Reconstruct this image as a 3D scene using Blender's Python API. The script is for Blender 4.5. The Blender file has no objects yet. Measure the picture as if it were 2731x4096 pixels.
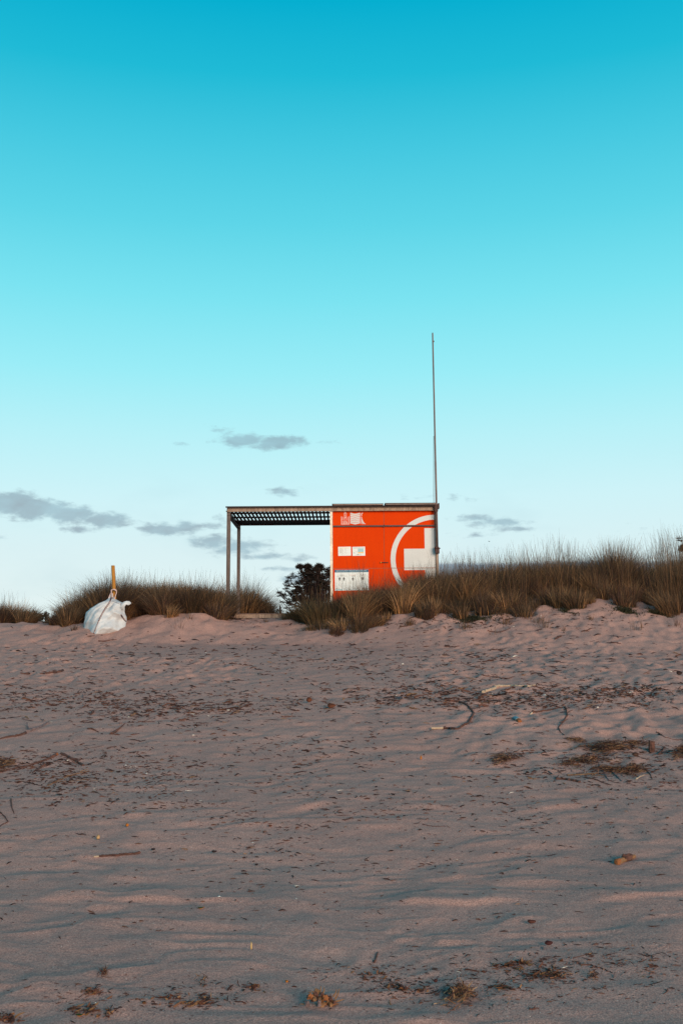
import bpy, math, random
import numpy as np
from mathutils import Vector, Matrix
from mathutils.bvhtree import BVHTree
random.seed(7); RNG = np.random.default_rng(11)
S = bpy.context.scene; COL = S.collection
PI = math.pi
# ---------------------------------------------------------------- camera model
F, CX, CY, HOR, ROLL = 4080.0, 1365.5, 2048.0, 2650.0, 0.0065
EYE = 1.7                                   # eye height: world z = z_rel + EYE
TH = math.atan((HOR-CY)/F)
fw = np.array([0, math.cos(TH), math.sin(TH)]); up0 = np.array([0, -math.sin(TH), math.cos(TH)]); rt0 = np.array([1., 0, 0])
rt = rt0*math.cos(ROLL) - up0*math.sin(ROLL); up = up0*math.cos(ROLL) + rt0*math.sin(ROLL)
def P(px, py, Y):
    """world point at depth Y that lies on pixel (px,py) of the 2731x4096 photograph"""
    d = fw + rt*((px-CX)/F) + up*((CY-py)/F)
    d = d*(Y/d[1]); return Vector((d[0], Y, d[2]+EYE))
cam_d = bpy.data.cameras.new('camera'); cam = bpy.data.objects.new('camera', cam_d); COL.objects.link(cam)
M = Matrix((( rt[0], up[0], -fw[0], 0), (rt[1], up[1], -fw[1], 0), (rt[2], up[2], -fw[2], 0), (0, 0, 0, 1)))
M.translation = Vector((0, 0, EYE)); cam.matrix_world = M
cam_d.sensor_fit = 'VERTICAL'; cam_d.sensor_height = 36; cam_d.lens = F/4096*36
cam_d.clip_start = 0.1; cam_d.clip_end = 6000
S.camera = cam
S.view_settings.view_transform = 'Standard'; S.view_settings.look = 'None'; S.view_settings.exposure = 0; S.view_settings.gamma = 1

# ---------------------------------------------------------------- noise
def _h(ix, iy, s):
    n = (ix.astype(np.int64)*374761393 + iy.astype(np.int64)*668265263 + s*1442695041) & 0xffffffff
    n = ((n ^ (n >> 13))*1274126177) & 0xffffffff
    return ((n ^ (n >> 16)) & 0xffff)/65535.0*2-1
def vn(x, y, s=0):
    x = np.asarray(x, float); y = np.asarray(y, float)
    ix, iy = np.floor(x), np.floor(y); fx, fy = x-ix, y-iy
    ux, uy = fx*fx*fx*(fx*(fx*6-15)+10), fy*fy*fy*(fy*(fy*6-15)+10)
    a, b, c, d = _h(ix, iy, s), _h(ix+1, iy, s), _h(ix, iy+1, s), _h(ix+1, iy+1, s)
    return (a*(1-ux)+b*ux)*(1-uy) + (c*(1-ux)+d*ux)*uy
def fbm(x, y, s=0, o=3):
    t = 0; a = 1
    for i in range(o):
        t = t + a*vn(x*2**i+i*17.3, y*2**i-i*9.1, s+i); a *= .5
    return t
def sst(a, b, x):
    t = np.clip((np.asarray(x, float)-a)/(b-a), 0, 1); return t*t*(3-2*t)

# ---------------------------------------------------------------- ground shape (z relative to the eye)
BY = [-50, 0, 3, 4.5, 7, 10, 13, 16, 19, 22, 24, 27, 32, 60, 3000]
BZ = [-1.9, -1.56, -1.535, -1.50, -1.315, -.94, -.53, -.16, .17, .49, .68, .78, .6, .5, .5]
_k = [(-400,2500),(0,2508),(200,2508),(300,2498),(420,2478),(560,2468),(640,2452),(700,2446),(780,2462),(860,2474),(910,2484),(1000,2487),(1120,2490),(1200,2492),
      (1290,2485),(1380,2470),(1480,2452),(1560,2440),(1650,2424),(1720,2418),(1800,2420),(1900,2424),(2000,2410),(2120,2398),(2230,2382),(2320,2376),(2420,2384),(2550,2400),(2650,2405),(2731,2408),(3100,2400)]
YC = 22.9
CXs = [P(a, b, YC).x for a, b in _k]; CZs = [P(a, b, YC).z-EYE for a, b in _k]
def g0(x, Y):
    x = np.asarray(x, float); Y = np.asarray(Y, float)
    b = np.interp(Y, BY, BZ)
    c = np.interp(x, CXs, CZs) - np.interp(YC, BY, BZ)
    start = np.interp(x, [-9, -2, 0, 2, 9], [21.2, 21.0, 20.4, 19.0, 18.2])
    t = np.clip((Y-start)/(YC-start), 0, 1); s = t*t*(3-2*t)*.55 + t*.45
    s = s*(1-sst(26.5, 34, Y))
    wl = 1-sst(20, 60, np.abs(x))*.7
    return b + s*c*wl
def detail(x, Y):
    near = 1-sst(15, 24, Y)
    wx = x + .25*vn(x*1.1, Y*1.3, 5); wy = Y + .16*vn(x*1.6, Y*1.9, 9)
    big = vn(wx*3.6, wy*5.0, 21)                       # soft wind-worn lumps
    n2 = vn(wx*3.0+3, wy*6.8, 33)
    rid = (1-np.abs(n2))**2                            # thin wavy crests
    n3 = vn(wx*6.5+1, wy*12.0+3, 71)+.5*vn(wx*1.6, wy*2.2, 72)*2
    left = 1-.55*sst(.2, 1.2, -(x+.02*Y))*sst(8.5, 12, Y)
    d = near*left*(.009*big + .0085*rid + .0036*n3)
    # longer swells
    d = d + .025*vn(x*.45, Y*.6, 2)*(1-sst(19, 23, Y))
    # old footprints, mostly on the right and in the upper half
    m = sst(.05, .45, vn(x*.35+2, Y*.3, 44)+.45*sst(-2, 3, x)+.1)*sst(6, 11, Y)
    p = vn(wx*6.0, wy*5.6, 55); p2 = vn(x*8, Y*9, 56)
    d = d + (.3+.7*m)*sst(8, 12, Y)*(.030*p + .011*p2)*(1-.35*sst(21, 23, Y))
    d = d + .005*vn(x*5, Y*7, 91)*(.4+.6*near)
    # small wind scarp that crosses the near beach
    yl = Y-6.2-.10*vn(x*.9, x*0, 61)-.04*vn(x*3.1, x*0, 62)
    d = d + .020*np.exp(-(np.where(yl > 0, yl/.16, yl/.035))**2)*np.clip(vn(x*1.6, x*0, 63)+.35, 0, 1)
    # lumpy dune face
    d = d + .06*fbm(x*1.6, Y*1.6, 66)*sst(20.3, 22, Y)*(1-sst(26, 30, Y))
    return d
# a flat sanded-up beam edge closes the beach on the far left
def g(x, Y): return g0(x, Y)+detail(np.asarray(x, float), np.asarray(Y, float))
def gz(x, Y): return float(g(np.array([x]), np.array([Y]))[0])+EYE
_YS = np.concatenate([np.arange(3.2, 12, .02), np.arange(12, 24.5, .03)])
def G(px, py, detailed=True):
    """points where pixels meet the sand (arrays)"""
    px = np.atleast_1d(np.asarray(px, float)); py = np.atleast_1d(np.asarray(py, float))
    d = fw[None]+rt[None]*((px-CX)/F)[:, None]+up[None]*((CY-py)/F)[:, None]
    d = d/d[:, 1:2]
    out = np.zeros((len(px), 3))
    for i in range(0, len(px), 400):
        dd = d[i:i+400]; X = dd[:, 0:1]*_YS[None]; Z = dd[:, 2:3]*_YS[None]
        G_ = g(X, np.broadcast_to(_YS[None], X.shape)) if detailed else g0(X, np.broadcast_to(_YS[None], X.shape))
        below = Z < G_
        k = np.where(below.any(1), below.argmax(1), len(_YS)-1)
        Y = _YS[k]
        out[i:i+400] = np.stack([dd[:, 0]*Y, Y, G_[np.arange(len(k)), k]+EYE], 1)
    return out
def G1(px, py): return Vector(G([px], [py])[0])

# ---------------------------------------------------------------- materials
def newmat(name):
    m = bpy.data.materials.new(name); m.use_nodes = True
    nt = m.node_tree; b = nt.nodes['Principled BSDF']; return m, nt, b
def N(nt, t, **kw):
    n = nt.nodes.new(t)
    for k, v in kw.items(): setattr(n, k, v)
    return n
def ramp(nt, fac, stops, interp='LINEAR'):
    r = N(nt, 'ShaderNodeValToRGB'); r.color_ramp.interpolation = interp
    e = r.color_ramp.elements
    while len(e) < len(stops): e.new(.5)
    for i, (p, c) in enumerate(stops):
        e[i].position = p; e[i].color = (*c, 1) if len(c) == 3 else c
    if fac is not None: nt.links.new(fac, r.inputs[0])
    return r
def noise(nt, scale, detail=4, rough=.55, vec=None, dist=0):
    n = N(nt, 'ShaderNodeTexNoise'); n.inputs['Scale'].default_value = scale; n.inputs['Detail'].default_value = detail
    n.inputs['Roughness'].default_value = rough; n.inputs['Distortion'].default_value = dist
    if vec is not None: nt.links.new(vec, n.inputs['Vector'])
    return n
def obj_vec(nt, scale=(1, 1, 1)):
    tc = N(nt, 'ShaderNodeTexCoord'); mp = N(nt, 'ShaderNodeMapping'); mp.inputs['Scale'].default_value = scale
    nt.links.new(tc.outputs['Object'], mp.inputs['Vector']); return mp.outputs[0]
def bump(nt, b, h, strength, dist=.01):
    bp = N(nt, 'ShaderNodeBump'); bp.inputs['Strength'].default_value = strength; bp.inputs['Distance'].default_value = dist
    nt.links.new(h, bp.inputs['Height']); nt.links.new(bp.outputs[0], b.inputs['Normal'])
def simple(name, c, rough=.7, var=.25, scale=6, metal=0, stretch=(1, 1, 1), bmp=.2, spec=.3):
    m, nt, b = newmat(name)
    v = obj_vec(nt, stretch); n = noise(nt, scale, 5, .6, v)
    lo = tuple(x*(1-var) for x in c); hi = tuple(min(1, x*(1+var)) for x in c)
    r = ramp(nt, n.outputs[0], [(.3, lo), (.7, hi)]); nt.links.new(r.outputs[0], b.inputs['Base Color'])
    b.inputs['Roughness'].default_value = rough; b.inputs['Metallic'].default_value = metal
    b.inputs['Specular IOR Level'].default_value = spec
    if bmp: bump(nt, b, n.outputs[0], bmp)
    return m
def vcol(name, rough=.8, trans=0, spec=.2):
    m, nt, b = newmat(name)
    a = N(nt, 'ShaderNodeAttribute', attribute_name='col'); nt.links.new(a.outputs['Color'], b.inputs['Base Color'])
    b.inputs['Roughness'].default_value = rough; b.inputs['Specular IOR Level'].default_value = spec
    if trans:
        t = N(nt, 'ShaderNodeBsdfTranslucent'); nt.links.new(a.outputs['Color'], t.inputs[0])
        mx = N(nt, 'ShaderNodeMixShader'); mx.inputs[0].default_value = trans
        nt.links.new(b.outputs[0], mx.inputs[1]); nt.links.new(t.outputs[0], mx.inputs[2])
        nt.links.new(mx.outputs[0], nt.nodes['Material Output'].inputs[0])
    return m
# sand
def sand_mat():
    m, nt, b = newmat('sand')
    v = obj_vec(nt)
    big = noise(nt, .9, 5, .6, v); fine = noise(nt, 115, 3, .85, v); mid = noise(nt, 24, 5, .7, v)
    base = ramp(nt, big.outputs[0], [(.3, (.388, .231, .196)), (.7, (.442, .265, .224))])
    f = ramp(nt, fine.outputs[0], [(.30, (.42, .40, .40)), (.5, (1, 1, 1)), (.70, (1.6, 1.54, 1.48))])
    mm = ramp(nt, mid.outputs[0], [(.3, (.86, .86, .87)), (.7, (1.1, 1.09, 1.08))])
    x = N(nt, 'ShaderNodeMixRGB', blend_type='MULTIPLY'); x.inputs[0].default_value = 1
    nt.links.new(base.outputs[0], x.inputs[1]); nt.links.new(f.outputs[0], x.inputs[2])
    y = N(nt, 'ShaderNodeMixRGB', blend_type='MULTIPLY'); y.inputs[0].default_value = 1
    nt.links.new(x.outputs[0], y.inputs[1]); nt.links.new(mm.outputs[0], y.inputs[2])
    # tiny pale shell grit and dark grains
    vo = N(nt, 'ShaderNodeTexVoronoi'); vo.inputs['Scale'].default_value = 55; nt.links.new(v, vo.inputs['Vector'])
    sp = N(nt, 'ShaderNodeMath', operation='LESS_THAN'); sp.inputs[1].default_value = .12; nt.links.new(vo.outputs['Distance'], sp.inputs[0])
    cs = N(nt, 'ShaderNodeSeparateColor'); nt.links.new(vo.outputs['Color'], cs.inputs[0])
    g1 = N(nt, 'ShaderNodeMath', operation='GREATER_THAN'); g1.inputs[1].default_value = .86; nt.links.new(cs.outputs[0], g1.inputs[0])
    mk = N(nt, 'ShaderNodeMath', operation='MULTIPLY'); nt.links.new(sp.outputs[0], mk.inputs[0]); nt.links.new(g1.outputs[0], mk.inputs[1])
    z = N(nt, 'ShaderNodeMixRGB'); nt.links.new(mk.outputs[0], z.inputs[0]); nt.links.new(y.outputs[0], z.inputs[1]); z.inputs[2].default_value = (.72, .68, .62, 1)
    g2 = N(nt, 'ShaderNodeMath', operation='LESS_THAN'); g2.inputs[1].default_value = .12; nt.links.new(cs.outputs[0], g2.inputs[0])
    mk2 = N(nt, 'ShaderNodeMath', operation='MULTIPLY'); nt.links.new(sp.outputs[0], mk2.inputs[0]); nt.links.new(g2.outputs[0], mk2.inputs[1])
    w = N(nt, 'ShaderNodeMixRGB'); nt.links.new(mk2.outputs[0], w.inputs[0]); nt.links.new(z.outputs[0], w.inputs[1]); w.inputs[2].default_value = (.10, .06, .05, 1)
    nt.links.new(w.outputs[0], b.inputs['Base Color'])
    b.inputs['Roughness'].default_value = .95; b.inputs['Specular IOR Level'].default_value = .15
    ad = N(nt, 'ShaderNodeMath', operation='MULTIPLY_ADD'); ad.inputs[1].default_value = .35
    nt.links.new(fine.outputs[0], ad.inputs[0]); nt.links.new(mid.outputs[0], ad.inputs[2])
    bump(nt, b, ad.outputs[0], .55, .012)
    return m
def steel(name, c, dark, streak=.55, rough=.55):
    m, nt, b = newmat(name)
    v = obj_vec(nt, (9, 9, 1.3)); n = noise(nt, 2.2, 6, .65, v); v2 = obj_vec(nt); n2 = noise(nt, 14, 5, .7, v2); n3 = noise(nt, 1.4, 3, .5, v2)
    r = ramp(nt, n.outputs[0], [(.32, dark), (streak, c), (.8, tuple(min(1, x*1.15) for x in c))])
    r2 = ramp(nt, n2.outputs[0], [(.3, (.7, .66, .62)), (.6, (1, 1, 1))])
    x = N(nt, 'ShaderNodeMixRGB', blend_type='MULTIPLY'); x.inputs[0].default_value = 1
    nt.links.new(r.outputs[0], x.inputs[1]); nt.links.new(r2.outputs[0], x.inputs[2])
    r3 = ramp(nt, n3.outputs[0], [(.35, (.75, .68, .62)), (.6, (1, 1, 1))])
    y = N(nt, 'ShaderNodeMixRGB', blend_type='MULTIPLY'); y.inputs[0].default_value = 1
    nt.links.new(x.outputs[0], y.inputs[1]); nt.links.new(r3.outputs[0], y.inputs[2])
    nt.links.new(y.outputs[0], b.inputs['Base Color'])
    b.inputs['Roughness'].default_value = rough; b.inputs['Metallic'].default_value = .15; bump(nt, b, n2.outputs[0], .15)
    return m
def paint(name, c, c2, rough=.5):
    m, nt, b = newmat(name)
    v = obj_vec(nt); n = noise(nt, 1.6, 5, .6, v); n2 = noise(nt, 45, 3, .6, v)
    r = ramp(nt, n.outputs[0], [(.35, c2), (.65, c)])
    r2 = ramp(nt, n2.outputs[0], [(.3, (.9, .88, .86)), (.65, (1, 1, 1))])
    x = N(nt, 'ShaderNodeMixRGB', blend_type='MULTIPLY'); x.inputs[0].default_value = 1
    nt.links.new(r.outputs[0], x.inputs[1]); nt.links.new(r2.outputs[0], x.inputs[2])
    vs = obj_vec(nt, (7, 7, .5)); n3 = noise(nt, 2.5, 6, .7, vs); r3 = ramp(nt, n3.outputs[0], [(.30, (.95, .96, .97)), (.60, (1, 1, 1))])
    y = N(nt, 'ShaderNodeMixRGB', blend_type='MULTIPLY'); y.inputs[0].default_value = 1
    nt.links.new(x.outputs[0], y.inputs[1]); nt.links.new(r3.outputs[0], y.inputs[2]); nt.links.new(y.outputs[0], b.inputs['Base Color'])
    b.inputs['Roughness'].default_value = rough; b.inputs['Specular IOR Level'].default_value = .08
    bump(nt, b, n2.outputs[0], .04)
    return m
MT = dict(
    sand=sand_mat(),
    beam=steel('galvanised_beam', (.31, .225, .175), (.13, .085, .068), .5),
    post=steel('weathered_post', (.13, .095, .085), (.04, .027, .03), .6),
    pale=steel('pale_post', (.80, .72, .62), (.50, .40, .30), .45),
    darks=simple('dark_slat', (.045, .025, .025), .75, .3),
    bar=simple('dark_bar', (.075, .045, .045), .6, .3),
    roofs=simple('roof_edge', (.022, .012, .012), .7, .3),
    roofp=simple('roof_lip', (.26, .20, .18), .6, .3),
    orange=paint('orange_paint', (.65, .047, .0), (.62, .042, .0), .75),
    patch=paint('patched_orange', (.65, .050, .0), (.62, .043, .0), .75),
    white=paint('white_paint', (.62, .65, .66), (.57, .59, .60)),
    seam=simple('seam_strip', (.26, .10, .05), .6, .3),
    brass=simple('brass', (.75, .35, .06), .4, .1, metal=.3),
    paper=simple('paper', (.68, .73, .74), .7, .05, bmp=0),
    lilac=simple('pale_pink_print', (.66, .40, .36), .7, .05, bmp=0),
    blue=simple('blue_print', (.012, .11, .20), .6, .1, bmp=0),
    teal=simple('teal_print', (.12, .30, .36), .6, .1, bmp=0),
    sky_print=simple('sky_print', (.30, .52, .58), .6, .1, bmp=0),
    ochre=simple('ochre_print', (.75, .50, .22), .6, .1, bmp=0),
    ink=simple('ink', (.02, .012, .015), .7, .1, bmp=0),
    grey=simple('grey_ink', (.42, .40, .37), .7, .05, bmp=0),
    stake=simple('ochre_wood', (.36, .155, .022), .7, .3, 5, stretch=(14, 14, 1.2), bmp=.3),
    strap=simple('dark_strap', (.05, .028, .04), .8, .2, 60),
    stripe=simple('pale_strap', (.62, .46, .44), .8, .15, 60),
    plank=simple('bleached_plank', (.42, .25, .14), .8, .3, 4, stretch=(1, 8, 8)),
    rust=simple('rusty_iron', (.06, .028, .025), .7, .4, 20),
    oldpost=simple('old_fence_wood', (.07, .035, .025), .85, .4, 8, stretch=(6, 6, 1)),
    grass=vcol('grass', .75, .22), needle=vcol('needles', .8, .1), bits=vcol('litter', .85),
    bark=simple('bark', (.055, .03, .028), .9, .4, 12),
    leaf=vcol('dead_leaf', .7, .1),
    wood=simple('driftwood_dark', (.10, .045, .034), .85, .5, 14, stretch=(1, 1, 3), bmp=.5),
    wood2=simple('driftwood_grey', (.17, .12, .12), .85, .45, 14, bmp=.5),
    wood3=simple('driftwood_pale', (.21, .11, .055), .85, .35, 14, bmp=.5),
    bone=simple('stripped_wood', (.42, .31, .22), .85, .3, 14, bmp=.4),
    cut=simple('fresh_cut', (.24, .085, .03), .8, .2),
    shell=simple('shell', (.62, .60, .56), .5, .1, 30),
    bluep=simple('blue_bark', (.13, .24, .29), .6, .2, 30),
    bird=simple('feathers', (.06, .07, .07), .8, .2),
)
def bag_mat():
    m, nt, b = newmat('woven_bag'); v = obj_vec(nt)
    n = noise(nt, 7, 6, .65, v); w1 = N(nt, 'ShaderNodeTexWave'); w1.inputs['Scale'].default_value = 60; nt.links.new(v, w1.inputs['Vector'])
    r = ramp(nt, n.outputs[0], [(.3, (.40, .41, .425)), (.6, (.51, .55, .59))]); nt.links.new(r.outputs[0], b.inputs['Base Color'])
    b.inputs['Roughness'].default_value = .55; bump(nt, b, n.outputs[0], .35, .03)
    return m
MT['bag'] = bag_mat()

# ---------------------------------------------------------------- object helpers
ORI = {}
def tag(o, label=None, cat=None, group=None, kind=None):
    if label: o['label'] = label
    if cat: o['category'] = cat
    if group: o['group'] = group
    if kind: o['kind'] = kind
    return o
def empty(name, loc, label, cat, group=None):
    o = bpy.data.objects.new(name, None); COL.objects.link(o); o.location = loc; o.empty_display_size = .2
    ORI[o.name] = Vector(loc); return tag(o, label, cat, group)
def finish(name, me, mat, parent, origin, smooth):
    o = bpy.data.objects.new(name, me); COL.objects.link(o)
    if parent is not None:
        base = ORI[parent.name]; o.parent = parent; ORI[o.name] = base; off = base
    else:
        off = Vector(origin) if origin is not None else Vector((0, 0, 0)); o.location = off; ORI[o.name] = off
    n = len(me.vertices); c = np.empty(n*3); me.vertices.foreach_get('co', c); c = c.reshape(-1, 3)-np.array(off); me.vertices.foreach_set('co', c.ravel())
    me.materials.append(mat)
    if smooth: me.polygons.foreach_set('use_smooth', [True]*len(me.polygons))
    me.update(); return o
class MB:
    def __init__(s): s.v = []; s.f = []
    def box(s, a, b):
        x0, y0, z0 = a; x1, y1, z1 = b; n = len(s.v)
        s.v += [(x0,y0,z0),(x1,y0,z0),(x1,y1,z0),(x0,y1,z0),(x0,y0,z1),(x1,y0,z1),(x1,y1,z1),(x0,y1,z1)]
        s.f += [tuple(n+i for i in q) for q in ((0,3,2,1),(4,5,6,7),(0,1,5,4),(1,2,6,5),(2,3,7,6),(3,0,4,7))]; return s
    def sheet(s, poly, y, th=.002):
        """flat outline (x,z) facing -y with a little thickness"""
        n = len(s.v); k = len(poly)
        s.v += [(x, y-th, z) for x, z in poly]+[(x, y, z) for x, z in poly]
        s.f.append(tuple(range(n, n+k))); s.f.append(tuple(range(n+2*k-1, n+k-1, -1)))
        for i in range(k): j = (i+1) % k; s.f.append((n+i, n+k+i, n+k+j, n+j))
        return s
    def rect(s, x0, x1, z0, z1, y, th=.002): return s.sheet([(x0, z0), (x1, z0), (x1, z1), (x0, z1)], y, th)
    def tube(s, pts, rad, k=8, cap=True, flat=1.0, jit=0):
        pts = [Vector(p) for p in pts]; n0 = len(s.v)
        if not hasattr(rad, '__len__'): rad = [rad]*len(pts)
        for i, p in enumerate(pts):
            t = (pts[min(i+1, len(pts)-1)]-pts[max(i-1, 0)])
            t = t.normalized() if t.length > 1e-9 else Vector((1, 0, 0))
            a = Vector((0, 0, 1)) if abs(t.z) < .9 else Vector((0, 1, 0))
            u = t.cross(a).normalized(); w = u.cross(t).normalized()
            for j in range(k):
                an = 2*PI*j/k; q = 1+random.uniform(-jit, jit)
                s.v.append(tuple(p+(u*math.cos(an)+w*math.sin(an)*flat)*rad[i]*q))
        for i in range(len(pts)-1):
            for j in range(k):
                a_, b_ = n0+i*k+j, n0+i*k+(j+1) % k; s.f.append((a_, b_, b_+k, a_+k))
        if cap:
            s.f.append(tuple(n0+j for j in range(k-1, -1, -1))); e = n0+(len(pts)-1)*k; s.f.append(tuple(e+j for j in range(k)))
        return s
    def build(s, name, mat, parent=None, origin=None, smooth=False):
        me = bpy.data.meshes.new(name); me.from_pydata([tuple(v) for v in s.v], [], s.f); me.validate()
        return finish(name, me, mat, parent, origin, smooth)
def npmesh(name, V, Fq, mat, parent=None, origin=None, smooth=False, col=None, tris=False):
    me = bpy.data.meshes.new(name); k = 3 if tris else 4
    me.vertices.add(len(V)); me.vertices.foreach_set('co', np.asarray(V, np.float32).ravel())
    me.loops.add(len(Fq)*k); me.loops.foreach_set('vertex_index', np.asarray(Fq, np.int32).ravel())
    me.polygons.add(len(Fq)); me.polygons.foreach_set('loop_start', np.arange(0, len(Fq)*k, k, dtype=np.int32))
    me.polygons.foreach_set('loop_total', np.full(len(Fq), k, np.int32)); me.update(calc_edges=True)
    if col is not None:
        a = me.color_attributes.new('col', 'FLOAT_COLOR', 'POINT'); c4 = np.ones((len(V), 4), np.float32); c4[:, :3] = col; a.data.foreach_set('color', c4.ravel())
    return finish(name, me, mat, parent, origin, smooth)
def text_into(name, txt, x, z, y, size, mat, parent, align='CENTER', width=None):
    cu = bpy.data.curves.new('t', 'FONT'); cu.body = txt; cu.size = size; cu.align_x = align; cu.extrude = .0006
    to = bpy.data.objects.new('t', cu); me = bpy.data.meshes.new_from_object(to); bpy.data.objects.remove(to); bpy.data.curves.remove(cu)
    c = np.empty(len(me.vertices)*3); me.vertices.foreach_get('co', c); c = c.reshape(-1, 3)
    if width and len(c):
        w = c[:, 0].max()-c[:, 0].min(); c[:, 0] *= width/w
    c = np.stack([c[:, 0]+x, np.full(len(c), y)-c[:, 2]*.5, c[:, 1]+z], 1)
    me.vertices.foreach_set('co', c.ravel()); me.materials.clear()
    return finish(name, me, mat, parent, None, False)
def clip(poly, x0, x1, z0, z1):
    for ax, lim, sg in ((0, x0, 1), (0, x1, -1), (1, z0, 1), (1, z1, -1)):
        out = []
        for i in range(len(poly)):
            a, b = poly[i], poly[(i+1) % len(poly)]; da, db = sg*(a[ax]-lim), sg*(b[ax]-lim)
            if da >= 0: out.append(a)
            if (da >= 0) != (db >= 0):
                t = da/(da-db); out.append((a[0]+(b[0]-a[0])*t, a[1]+(b[1]-a[1])*t))
        poly = out
        if len(poly) < 3: return []
    return poly

# ---------------------------------------------------------------- SAND: one sheet out to the horizon
def build_sand():
    xs = np.concatenate([[-2500, -1200, -600, -300, -150, -80, -50, -35, -26, -20, -16, -13], np.arange(-11.5, -9, .25), np.arange(-9, 9.0, .022), np.arange(9, 11.6, .25), [13, 16, 20, 26, 35, 50, 80, 150, 300, 600, 1200, 2500]])
    near = [3.4]
    while near[-1] < 27: near.append(near[-1]*1.0032)
    ys = np.concatenate([[-60, -20, -8, -3], np.arange(-1, 3.4, .1), near, np.arange(27.3, 40, .5), [42, 46, 52, 60, 75, 100, 150, 250, 500, 1000, 2500]])
    X, Y = np.meshgrid(xs, ys); Z = g(X, Y)+EYE
    ny, nx = X.shape
    V = np.stack([X.ravel(), Y.ravel(), Z.ravel()], 1)
    i = np.arange(ny-1)[:, None]*nx+np.arange(nx-1)[None]; i = i.ravel()
    o = npmesh('beach', V, np.stack([i, i+1, i+nx+1, i+nx], 1), MT['sand'], smooth=True)
    tag(o, 'pale brown sandy beach rising to low dunes', kind='structure')
build_sand()

# ---------------------------------------------------------------- LIFEGUARD HUT
YF = 24.0
def X(px, py=2250, Y=YF): return P(px, py, Y).x
def Z(py, px=1365, Y=YF): return P(px, py, Y).z
xL = X(905.6); xLi = X(920); xM0 = X(1320.8); xM1 = X(1330.6); xR0 = X(1741, 2100); xR1 = X(1750.5, 2100)
zB1 = Z(2031, 912); zB0 = Z(2047, 912); zP1 = Z(2456, 1000); zP0 = Z(2471.5, 1000)
YB = 26.45
hut = empty('lifeguard_hut', (X(1330), YF, zP0), 'orange lifeguard cabin with an open slatted shade frame on a steel base', 'cabin')
H = lambda mb, n, m, par=hut, **k: mb.build(n, MT[m], par, **k)
def channel(x0, x1, y, z0, z1, fl=.07):
    """C-channel lying along x, open to the front like the photo's beams"""
    m = MB(); m.box((x0, y, z0), (x1, y+.012, z1)); m.box((x0, y-fl, z1), (x1, y+.012, z1+.008)); m.box((x0, y-fl*.5, z0-.008), (x1, y+.012, z0)); return m
H(channel(xL+.01, xR1+.01, YF-.02, zB0, zB1), 'front_beam', 'beam')
mm = MB(); mm.box((xL-.02, YF-.098, zB1-.014), (xR1+.03, YF-.092, zB1+.02)); mm.box((xL-.02, YF-.092, zB1+.009), (xR1+.03, YF+.02, zB1+.02)); H(mm, 'drip_edge', 'roofs')
m = MB(); m.box((xL-.012, YF-.10, zB0-.004), (xL+.002, YF+.02, zB0+.012)); H(m, 'end_plate', 'roofs')
def post(x0, x1, y0, y1, z0, z1, mat, name='post'):
    m = MB(); t = .009; xm = (x0+x1)/2; w = x1-x0                       # I-section: two flanges and a web
    m.box((x0, y0, z0), (x1, y0+t, z1)); m.box((x0, y1-t, z0), (x1, y1, z1)); m.box((x0+w*.02, y0+t, z0), (x0+w*.12, y1-t, z1)); m.box((x1-w*.12, y0+t, z0), (x1-w*.02, y1-t, z1))
    return H(m, name, mat)
wp = xLi-xL
post(xL, xLi, YF+.0, YF+.085, zP1-.15, zB0-.010, 'post')
post(xL+.005, xLi+.0, YB-.09, YB, zP1-.1, zB0-.010, 'post')
post(xM0, xM1, YF-.01, YF+.075, zP1-.02, zB0-.010, 'pale')
post(xR0+.0, xR1, YF+.003, YF+.09, zP1-.02, zB0-.010, 'beam')
post(xM0, xM0+wp, YB-.09, YB, zP1-.1, zB0-.010, 'post')
m = MB(); m.box((xL, YF+.0, zB0-.008), (xL+.012, YB, zB1-.002)); m.box((xL, YF, zB0-.10), (xL+.09, YB, zB0-.0925)); m.box((xL+.0, YF+.086, zB0-.092), (xL+.012, YB-.091, zB0-.009)); H(m, 'side_beam', 'post')
m = MB(); m.box((xL+.013, YB-.012, zB0), (xM0, YB, zB1)); m.box((xL+.013, YB-.08, zB0-.008), (xM0, YB, zB0)); H(m, 'rear_beam', 'darks')
# slats of the shade, front to back, over three cross bars
zs = zB0+.045
for k, (ya, yb) in enumerate(((.40, .58), (1.12, 1.30), (1.78, 2.40))):
    m = MB(); m.box((xL+.014, YF+ya, zs-.022), (xM0-.002, YF+yb, zs-.002)); H(m, 'cross_bar', 'darks')
sx0, sx1 = X(933), X(1319); ns = 26
for i in range(ns):
    x = xL+.03+(xM0-.02-xL-.03)*(i+.5)/ns
    m = MB(); m.box((x-.021, YF+.012, zs), (x+.021, YB-.014, zs+.028)); H(m, 'slat', 'darks')
# base platform
H(channel(xL+.0, xR1, YF-.03, zP0, zP1-.008, .02), 'base_beam', 'beam')
m = MB(); m.box((xL+.02, YF-.012, zP1-.006), (xR1-.02, YB, zP1+.0)); H(m, 'deck', 'darks')
m = MB(); m.box((xL, YF-.055, zP1+.002), (xR1, YF-.0125, zP1+.012)); H(m, 'deck_edge', 'bar')
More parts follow.
